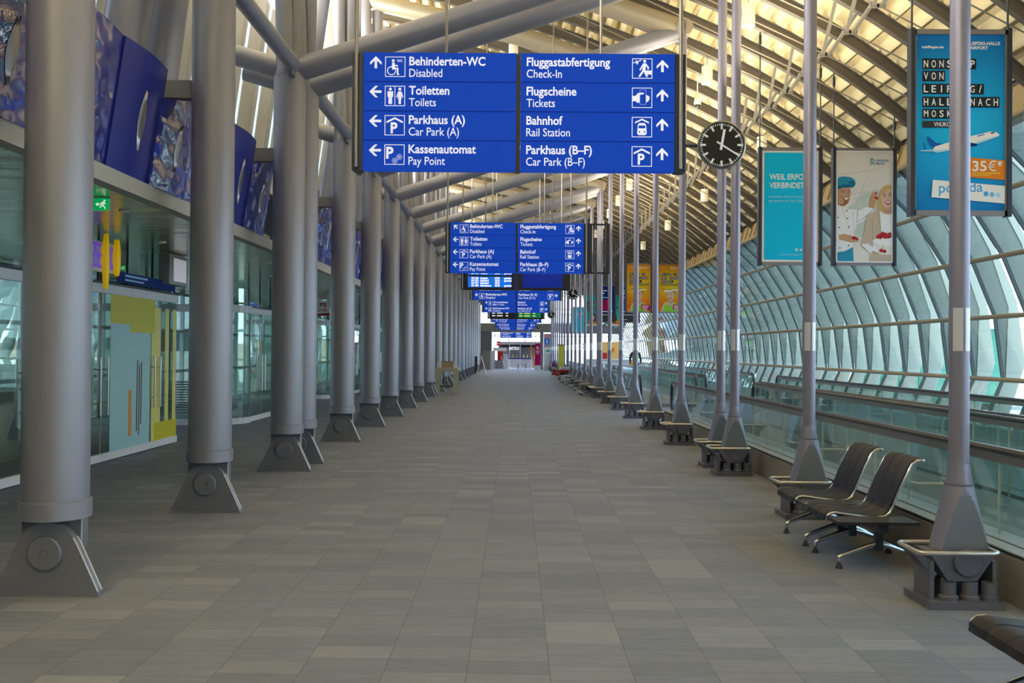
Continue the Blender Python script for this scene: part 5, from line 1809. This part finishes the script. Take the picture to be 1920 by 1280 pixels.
tag(MB().box(-0.62, 1.35, 80.49, 80.51, 0.88, 0.98).build('barrier_belt', M['p_navy']), 'navy belt stretched between the white barrier posts', 'belt')
q = thing('low_table', 'low grey table in front of the bistro', 'table', (0.55, 81.5, 0))
MB().box(-0.38, 0.38, 0, 0.5, 0.38, 0.44).build('top', M['totem'], q)
for sx in (-0.32, 0.32):
    MB().box(sx - 0.04, sx + 0.04, 0.05, 0.45, 0, 0.38).build('leg', M['greybox'], q)
q = thing('orange_banner', 'tall leaning orange beach flag beside the magenta banner', 'flag', (1.25, 81, 0))
MB().prism([(0.0, 1.95), (0.10, 2.05), (0.20, 1.9), (0.38, 0.9), (0.42, 0.15), (0.34, 0.15), (0.26, 0.8)], 0, 0.02).build('cloth', M['p_orange'], q)
MB().tube([(0.42, 0.01, 0.0), (0.42, 0.01, 0.4)], 0.02, 8).build('pole', M['darkframe'], q)
q = thing('roll_up_banner', 'magenta roll-up banner beside the dark portal post', 'banner', (1.88, 79.6, 0))
MB().box(-0.24, 0.24, 0, 0.02, 0.36, 2.22).build('cloth', M['p_mag'], q)
MB().box(-0.26, 0.26, -0.05, 0.15, 0.0, 0.36).build('base', M['p_cream'], q)
g = G(['p_white'], 0, 0, 0.01)
g.stroke([(-12, -190), (2, -200), (-4, -184), (14, -190)], 4, 'p_white'); g.stroke([(-12, -176), (2, -186), (-2, -172), (14, -178)], 4, 'p_white')
g.rect(-18, -160, 14, -156, 'p_white'); g.rect(-18, -150, 18, -146, 'p_white'); g.rect(-18, -136, 8, -133, 'p_white')
o = g.build('print', q); o.location = (0, -0.005, 0)
q = thing('info_totem', 'tall grey information pillar with a toilet pictogram right of the portal post', 'totem', (2.72, 78.5, 0))
MB().box(-0.36, 0.36, 0, 0.3, 0, 3.05).build('body', M['totem'], q)
MB().box(-0.33, 0.33, -0.01, 0, 2.72, 3.0).build('red_lettered_strip', M['p_white'], q)
g = G(['p_red', 's_blue', 'p_white', 'p_teal', 'p_dark'], 0, 0, 0.01)
[g.rect(-28 + 12 * q_, -298 + 14 * r_, -19 + 12 * q_, -288 + 14 * r_, 'p_red') for q_ in range(5) for r_ in range(2)]
g.rect(-26, -262, 8, -216, 's_blue'); g.disc(-9, -254, 4, 'p_white', 10); g.poly([(-15, -248), (-3, -248), (-4, -222), (-14, -222)], 'p_white')
g.rect(-30, -190, 26, -140, 'p_white'); g.rect(-6, -178, 4, -168, 'p_dark'); g.rect(-20, -166, 18, -152, 'p_teal')
o = g.build('print', q); o.location = (0, -0.015, 0)
q = thing('notice_board', 'white free-standing notice board in front of the grey pillar', 'board', (2.62, 76.5, 0))
MB().box(-0.30, 0.30, 0, 0.04, 0.12, 1.42).build('panel', M['white'], q)
for sx in (-0.28, 0.28):
    MB().box(sx - 0.02, sx + 0.02, -0.2, 0.24, 0.0, 0.12).build('foot', M['totem'], q)
q = thing('roll_up_banner', 'yellow roll-up banner among the far right poles', 'banner', (2.66, 54.5, 0))
MB().box(-0.17, 0.17, 0, 0.02, 0.06, 1.95).build('cloth', M['p_yellow'], q)
MB().box(-0.19, 0.19, -0.03, 0.05, 1.95, 2.0).build('top_bar', M['p_dark'], q)
MB().box(-0.19, 0.19, -0.06, 0.12, 0.0, 0.06).build('base', M['darkframe'], q)
q = thing('baggage_cart', 'small red and black cart with a white top among the far right poles', 'cart', (2.62, 49.6, 0))
MB().box(-0.25, 0.45, -0.05, 0.9, 0.08, 0.48).build('chassis', M['black'], q)
MB().box(-0.28, 0.48, -0.02, 0.9, 0.48, 0.62).build('side_panel', M['red'], q)
MB().box(-0.22, 0.48, 0.0, 0.9, 0.62, 0.76).build('top', M['white'], q)
for sx in (-0.18, 0.36):
    MB().lathe([(0.0, -0.03), (0.1, -0.03), (0.12, -0.02), (0.12, 0.02), (0.1, 0.03), (0, 0.03)], (sx, -0.04, 0.12), 16, axis='y', cap=False).build('wheel', M['rubber'], q)
MB().lathe([(0.08, -0.02), (0.16, -0.02), (0.16, 0.02), (0.08, 0.02), (0.08, -0.02)], (-0.40, 0.0, 0.46), 18, axis='y', cap=False).build('hoop', M['red'], q)
q = thing('folding_stand', 'little folding stand with a red panel and a purple bag left of the yellow banner', 'stand', (2.45, 60.5, 0))
MB().bar((-0.22, 0, 0), (0.05, 0, 0.6), 0.03, 0.03).bar((0.30, 0, 0), (0.05, 0, 0.6), 0.03, 0.03).build('legs', M['chrome'], q)
MB().prism([(-0.12, 0.05), (0.25, 0.05), (0.06, 0.5)], 0.0, 0.02).build('panel', M['red'], q)
MB().box(-0.25, 0.30, -0.15, 0.25, 0.58, 0.62).build('shelf', M['p_dark'], q)
q = thing('bag', 'purple and red bag lying on the little folding stand', 'bag', (2.48, 60.5, 0.62))
MB().sphere((0.02, 0.05, 0.16), 0.17, sc=(1, 0.8, 0.95)).build('body', M['purple'], q)
MB().box(-0.08, 0.12, -0.10, -0.08, 0.06, 0.18).build('patch', M['red'], q)
MB().tube([(-0.08, 0.05, 0.28), (-0.02, 0.05, 0.40), (0.06, 0.05, 0.40), (0.12, 0.05, 0.28)], 0.015, 8).build('strap', M['cloth'], q)
q = thing('bench_table', 'white low box table at the far benches on the right', 'table', (2.50, 46.6, 0))
MB().box(-0.22, 0.25, 0, 0.55, 0.12, 0.40).build('body', M['white'], q)
for sx in (-0.14, 0.16):
    MB().lathe([(0.03, 0), (0.03, 0.12)], (sx, 0.1, 0), 10).build('foot', M['black'], q)
q = thing('potted_plant', 'green plant standing behind the far right poles', 'plant', (4.55, 62.5, 0))
MB().lathe([(0.18, 0), (0.24, 0.45), (0.2, 0.45), (0.0, 0.42)], seg=16).build('pot', M['p_white'], q)
mb = MB()
rng = random.Random(3)
for k in range(70):
    a = rng.uniform(0, 2 * PI); zz = rng.uniform(0.55, 2.3); rr = rng.uniform(0.1, 0.55) * (1.2 - abs(zz - 1.4) / 1.4)
    c = Vector((rr * math.cos(a), rr * math.sin(a), zz)); d = Vector((math.cos(a), math.sin(a), rng.uniform(-0.6, 0.5))).normalized() * 0.16
    s_ = d.cross(Vector((0, 0, 1))).normalized() * 0.05
    mb.add([c - d, c + s_, c + d, c - s_], [(0, 1, 2, 3)])
mb.tube([(0, 0, 0.4), (0.03, 0, 1.3), (0, 0.02, 2.1)], 0.02, 8)
mb.build('foliage', M['leaf'], q, fix=False)
q = thing('white_counter', 'white service counter beyond the far balustrade on the right', 'counter', (6.6, 66, 0))
MB().box(-1.6, 1.6, 0, 0.6, 0, 1.0).build('front', M['white'], q)
MB().box(-1.7, 1.7, -0.1, 0.7, 1.0, 1.06).build('top', M['p_white'], q)
q = thing('shop_display', 'yellow lit shop display behind the white counter on the right', 'display', (6.8, 69, 0))
MB().box(-0.4, 0.9, 0, 0.2, 0, 2.3).build('back_board', mat('display_yellow', (0.7, 0.40, 0.12), 0.5, emit=(0.8, 0.42, 0.12), estr=0.15), q)
MB().box(-0.35, -0.05, -0.05, 0, 0.9, 1.5).build('red_card', M['red'], q)
MB().lathe([(0.0, -0.06), (0.2, -0.06), (0.2, 0.0)], (0.3, 0, 1.7), 18, axis='y', cap=False).build('orange_disc', M['p_orange'], q)
q = thing('mezzanine', 'grey link bridge crossing above the far right end', 'bridge', (6.2, 74.5, 0))
MB().box(-2.6, 2.4, 0, 1.0, 3.0, 3.5).build('deck', M['endgrey'], q)
MB().box(-2.6, 2.4, 0.0, 0.03, 3.5, 4.5).build('guard_glass', M['g_rail'], q)
MB().box(-2.6, 2.4, -0.02, 0.04, 4.5, 4.56).build('handrail', M['railsteel'], q)

# ------------------------------------------------------------------ the person in the hi-vis vest
def skin_mesh(name, joints, edges, m, parent, root=0, sub=2):
    me = bpy.data.meshes.new(name)
    me.from_pydata([j[:3] for j in joints], edges, [])
    o = bpy.data.objects.new(name, me)
    COL.objects.link(o)
    mod = o.modifiers.new('skin', 'SKIN')
    for v, j in zip(me.skin_vertices[0].data, joints):
        r = j[3]
        v.radius = (r, r) if not isinstance(r, tuple) else r
        v.use_root = False
    me.skin_vertices[0].data[root].use_root = True
    s = o.modifiers.new('sub', 'SUBSURF'); s.levels = sub; s.render_levels = sub
    dg = bpy.context.evaluated_depsgraph_get()
    m2 = bpy.data.meshes.new_from_object(o.evaluated_get(dg))
    bpy.data.objects.remove(o)
    o = bpy.data.objects.new(name, m2)
    m2.materials.clear(); m2.materials.append(m)
    m2.polygons.foreach_set('use_smooth', [True] * len(m2.polygons))
    COL.objects.link(o)
    o.parent = parent
    return o


pr = thing('person', 'person in a hi-vis vest standing on the walkway, half hidden by a right pole', 'person', (5.90, 46.0, 0.10))
J = [(0, 0, 0.98, (0.15, 0.11)), (0, 0, 1.15, (0.14, 0.10)), (0, 0, 1.34, (0.17, 0.11)), (0, 0, 1.46, (0.10, 0.08)), (0, 0, 1.53, (0.055, 0.055)),
     (0, -0.01, 1.62, (0.075, 0.085)), (0, 0, 1.72, (0.07, 0.08)),
     (-0.10, 0, 0.90, 0.085), (-0.11, -0.01, 0.50, 0.055), (-0.12, 0.02, 0.09, 0.042), (-0.12, -0.10, 0.04, 0.035),
     (0.10, 0, 0.90, 0.085), (0.11, -0.01, 0.50, 0.055), (0.12, 0.02, 0.09, 0.042), (0.12, -0.10, 0.04, 0.035),
     (-0.19, 0, 1.42, 0.06), (-0.25, 0.01, 1.15, 0.045), (-0.27, -0.05, 0.90, 0.032), (-0.275, -0.07, 0.82, 0.03),
     (0.19, 0, 1.42, 0.06), (0.25, 0.01, 1.15, 0.045), (0.27, -0.05, 0.90, 0.032), (0.275, -0.07, 0.82, 0.03)]
E = [(0, 1), (1, 2), (2, 3), (3, 4), (4, 5), (5, 6), (0, 7), (7, 8), (8, 9), (9, 10), (0, 11), (11, 12), (12, 13), (13, 14), (3, 15), (15, 16), (16, 17), (17, 18), (3, 19), (19, 20), (20, 21), (21, 22)]
nf = len(J)
for s in (-1, 1):
    h = 18 if s < 0 else 22
    for k, (dy, ln) in enumerate(((-0.028, 0.065), (-0.010, 0.075), (0.009, 0.07), (0.026, 0.055))):
        J.append((s * 0.278, -0.07 + dy, 0.775, 0.010)); J.append((s * 0.272, -0.075 + dy, 0.775 - ln, 0.008))
        E += [(h, len(J) - 2), (len(J) - 2, len(J) - 1)]
    J.append((s * 0.255, -0.115, 0.79, 0.010)); J.append((s * 0.245, -0.135, 0.755, 0.009))
    E += [(h, len(J) - 2), (len(J) - 2, len(J) - 1)]
skin_mesh('body', J, E, M['skin'], pr)
skin_mesh('jacket', [(0, 0, 0.90, (0.165, 0.125)), (0, 0, 1.15, (0.155, 0.115)), (0, 0, 1.36, (0.185, 0.125)), (0, 0, 1.47, (0.11, 0.09)),
                     (-0.20, 0, 1.425, 0.07), (-0.255, 0.01, 1.15, 0.057), (-0.272, -0.045, 0.92, 0.046), (0.20, 0, 1.425, 0.07), (0.255, 0.01, 1.15, 0.057), (0.272, -0.045, 0.92, 0.046)],
          [(0, 1), (1, 2), (2, 3), (3, 4), (4, 5), (5, 6), (3, 7), (7, 8), (8, 9)], M['cloth'], pr)
skin_mesh('vest', [(0, 0, 0.88, (0.175, 0.135)), (0, 0, 1.15, (0.168, 0.125)), (0, 0, 1.35, (0.195, 0.135)), (0, 0, 1.45, (0.13, 0.10))], [(0, 1), (1, 2), (2, 3)], M['hivis'], pr)
skin_mesh('trousers', [(0, 0, 0.97, (0.16, 0.12)), (-0.10, 0, 0.88, 0.098), (-0.11, -0.01, 0.50, 0.075), (-0.12, 0.02, 0.10, 0.062), (0.10, 0, 0.88, 0.098), (0.11, -0.01, 0.50, 0.075), (0.12, 0.02, 0.10, 0.062)],
          [(0, 1), (1, 2), (2, 3), (0, 4), (4, 5), (5, 6)], M['cloth'], pr)
mb = MB()
mb.sphere((0, 0.015, 1.72), 0.105, sc=(0.92, 1.0, 0.85))
mb.build('hair', M['hair'], pr)
mb = MB()
for s in (-1, 1):
    mb.sphere((s * 0.035, -0.092, 1.665), 0.011); mb.sphere((s * 0.088, 0.0, 1.65), 0.022, sc=(0.5, 0.8, 1.3))
mb.sphere((0, -0.105, 1.64), 0.016, sc=(0.8, 1, 1.4)); mb.sphere((0, -0.092, 1.60), 0.02, sc=(1.3, 0.4, 0.4))
mb.build('face', M['p_skinsh'], pr)
mb = MB()
for zz in (1.0, 1.15):
    mb.lathe([(0.172, -0.025), (0.174, 0.025)], (0, 0, zz), 24, cap=False)
mb.build('reflective_band', M['p_white'], pr)
for s in (-1, 1):
    MB().sphere((s * 0.12, -0.04, 0.045), 0.05, sc=(0.9, 2.3, 0.9)).build('shoe', M['black'], pr)
q = thing('hi_vis_jacket', 'orange hi-vis jacket hanging on a stand left of the person', 'jacket', (5.69, 45.75, 0.10))
MB().sphere((0.0, 0.0, 0.78), 0.2, sc=(0.45, 0.3, 1.5)).build('cloth', M['hivor'], q)
MB().tube([(0.0, 0.0, 0.0), (0.0, 0.0, 0.6)], 0.025, 10).build('stand', M['p_dark'], q)

# ------------------------------------------------------------------ outside
mb = MB()
n = 60
rng = random.Random(5)
hs = [2.2 + rng.uniform(-0.5, 0.9) for _ in range(n + 1)]
vs = []
for k in range(n + 1):
    yy = -60 + 8 * k
    vs += [(58, yy, -0.2), (62, yy, hs[k]), (70, yy, -0.2)]
mb.add(vs, [(3 * k, 3 * k + 1, 3 * k + 4, 3 * k + 3) for k in range(n)] + [(3 * k + 1, 3 * k + 2, 3 * k + 5, 3 * k + 4) for k in range(n)])
structure(mb.build('terrain', M['bank'], fix=False))
mb = MB()
vs = []
for k in range(n + 1):
    xx = -420 + 6 * k
    vs += [(xx, 470, -0.2), (xx, 480, 6 + 4 * math.sin(k * 0.35) + 2 * math.sin(k * 0.9) + (k * 0.05)), (xx, 499, -0.2)]
mb.add(vs, [(3 * k, 3 * k + 1, 3 * k + 4, 3 * k + 3) for k in range(n)])
structure(mb.build('hills', M['hill'], fix=False))
for (x, y, ln, m, lab) in ((13.5, 30, 7.0, 'teal', 'teal green box added outside for the patch reflected in the curved window'),):
    q = thing('teal_box', lab, 'shed', (x, y, -0.16))  # made-up box giving the teal patch reflected in the glass
    MB().box(0, 2.4, 0, ln, 0.2, 2.6).build('body', M[m], q)
    mb = MB()
    for k in range(int(ln / 0.4)):
        mb.box(-0.03, 0, 0.1 + 0.4 * k, 0.25 + 0.4 * k, 0.3, 2.5)
    mb.build('ribbing', M[m], q)
    MB().box(-0.05, 2.45, -0.05, ln + 0.05, 2.6, 2.68).build('roof', M['white'], q)
    MB().box(0.1, 2.3, 0.1, ln - 0.1, 0, 0.2).build('skid', M['black'], q)
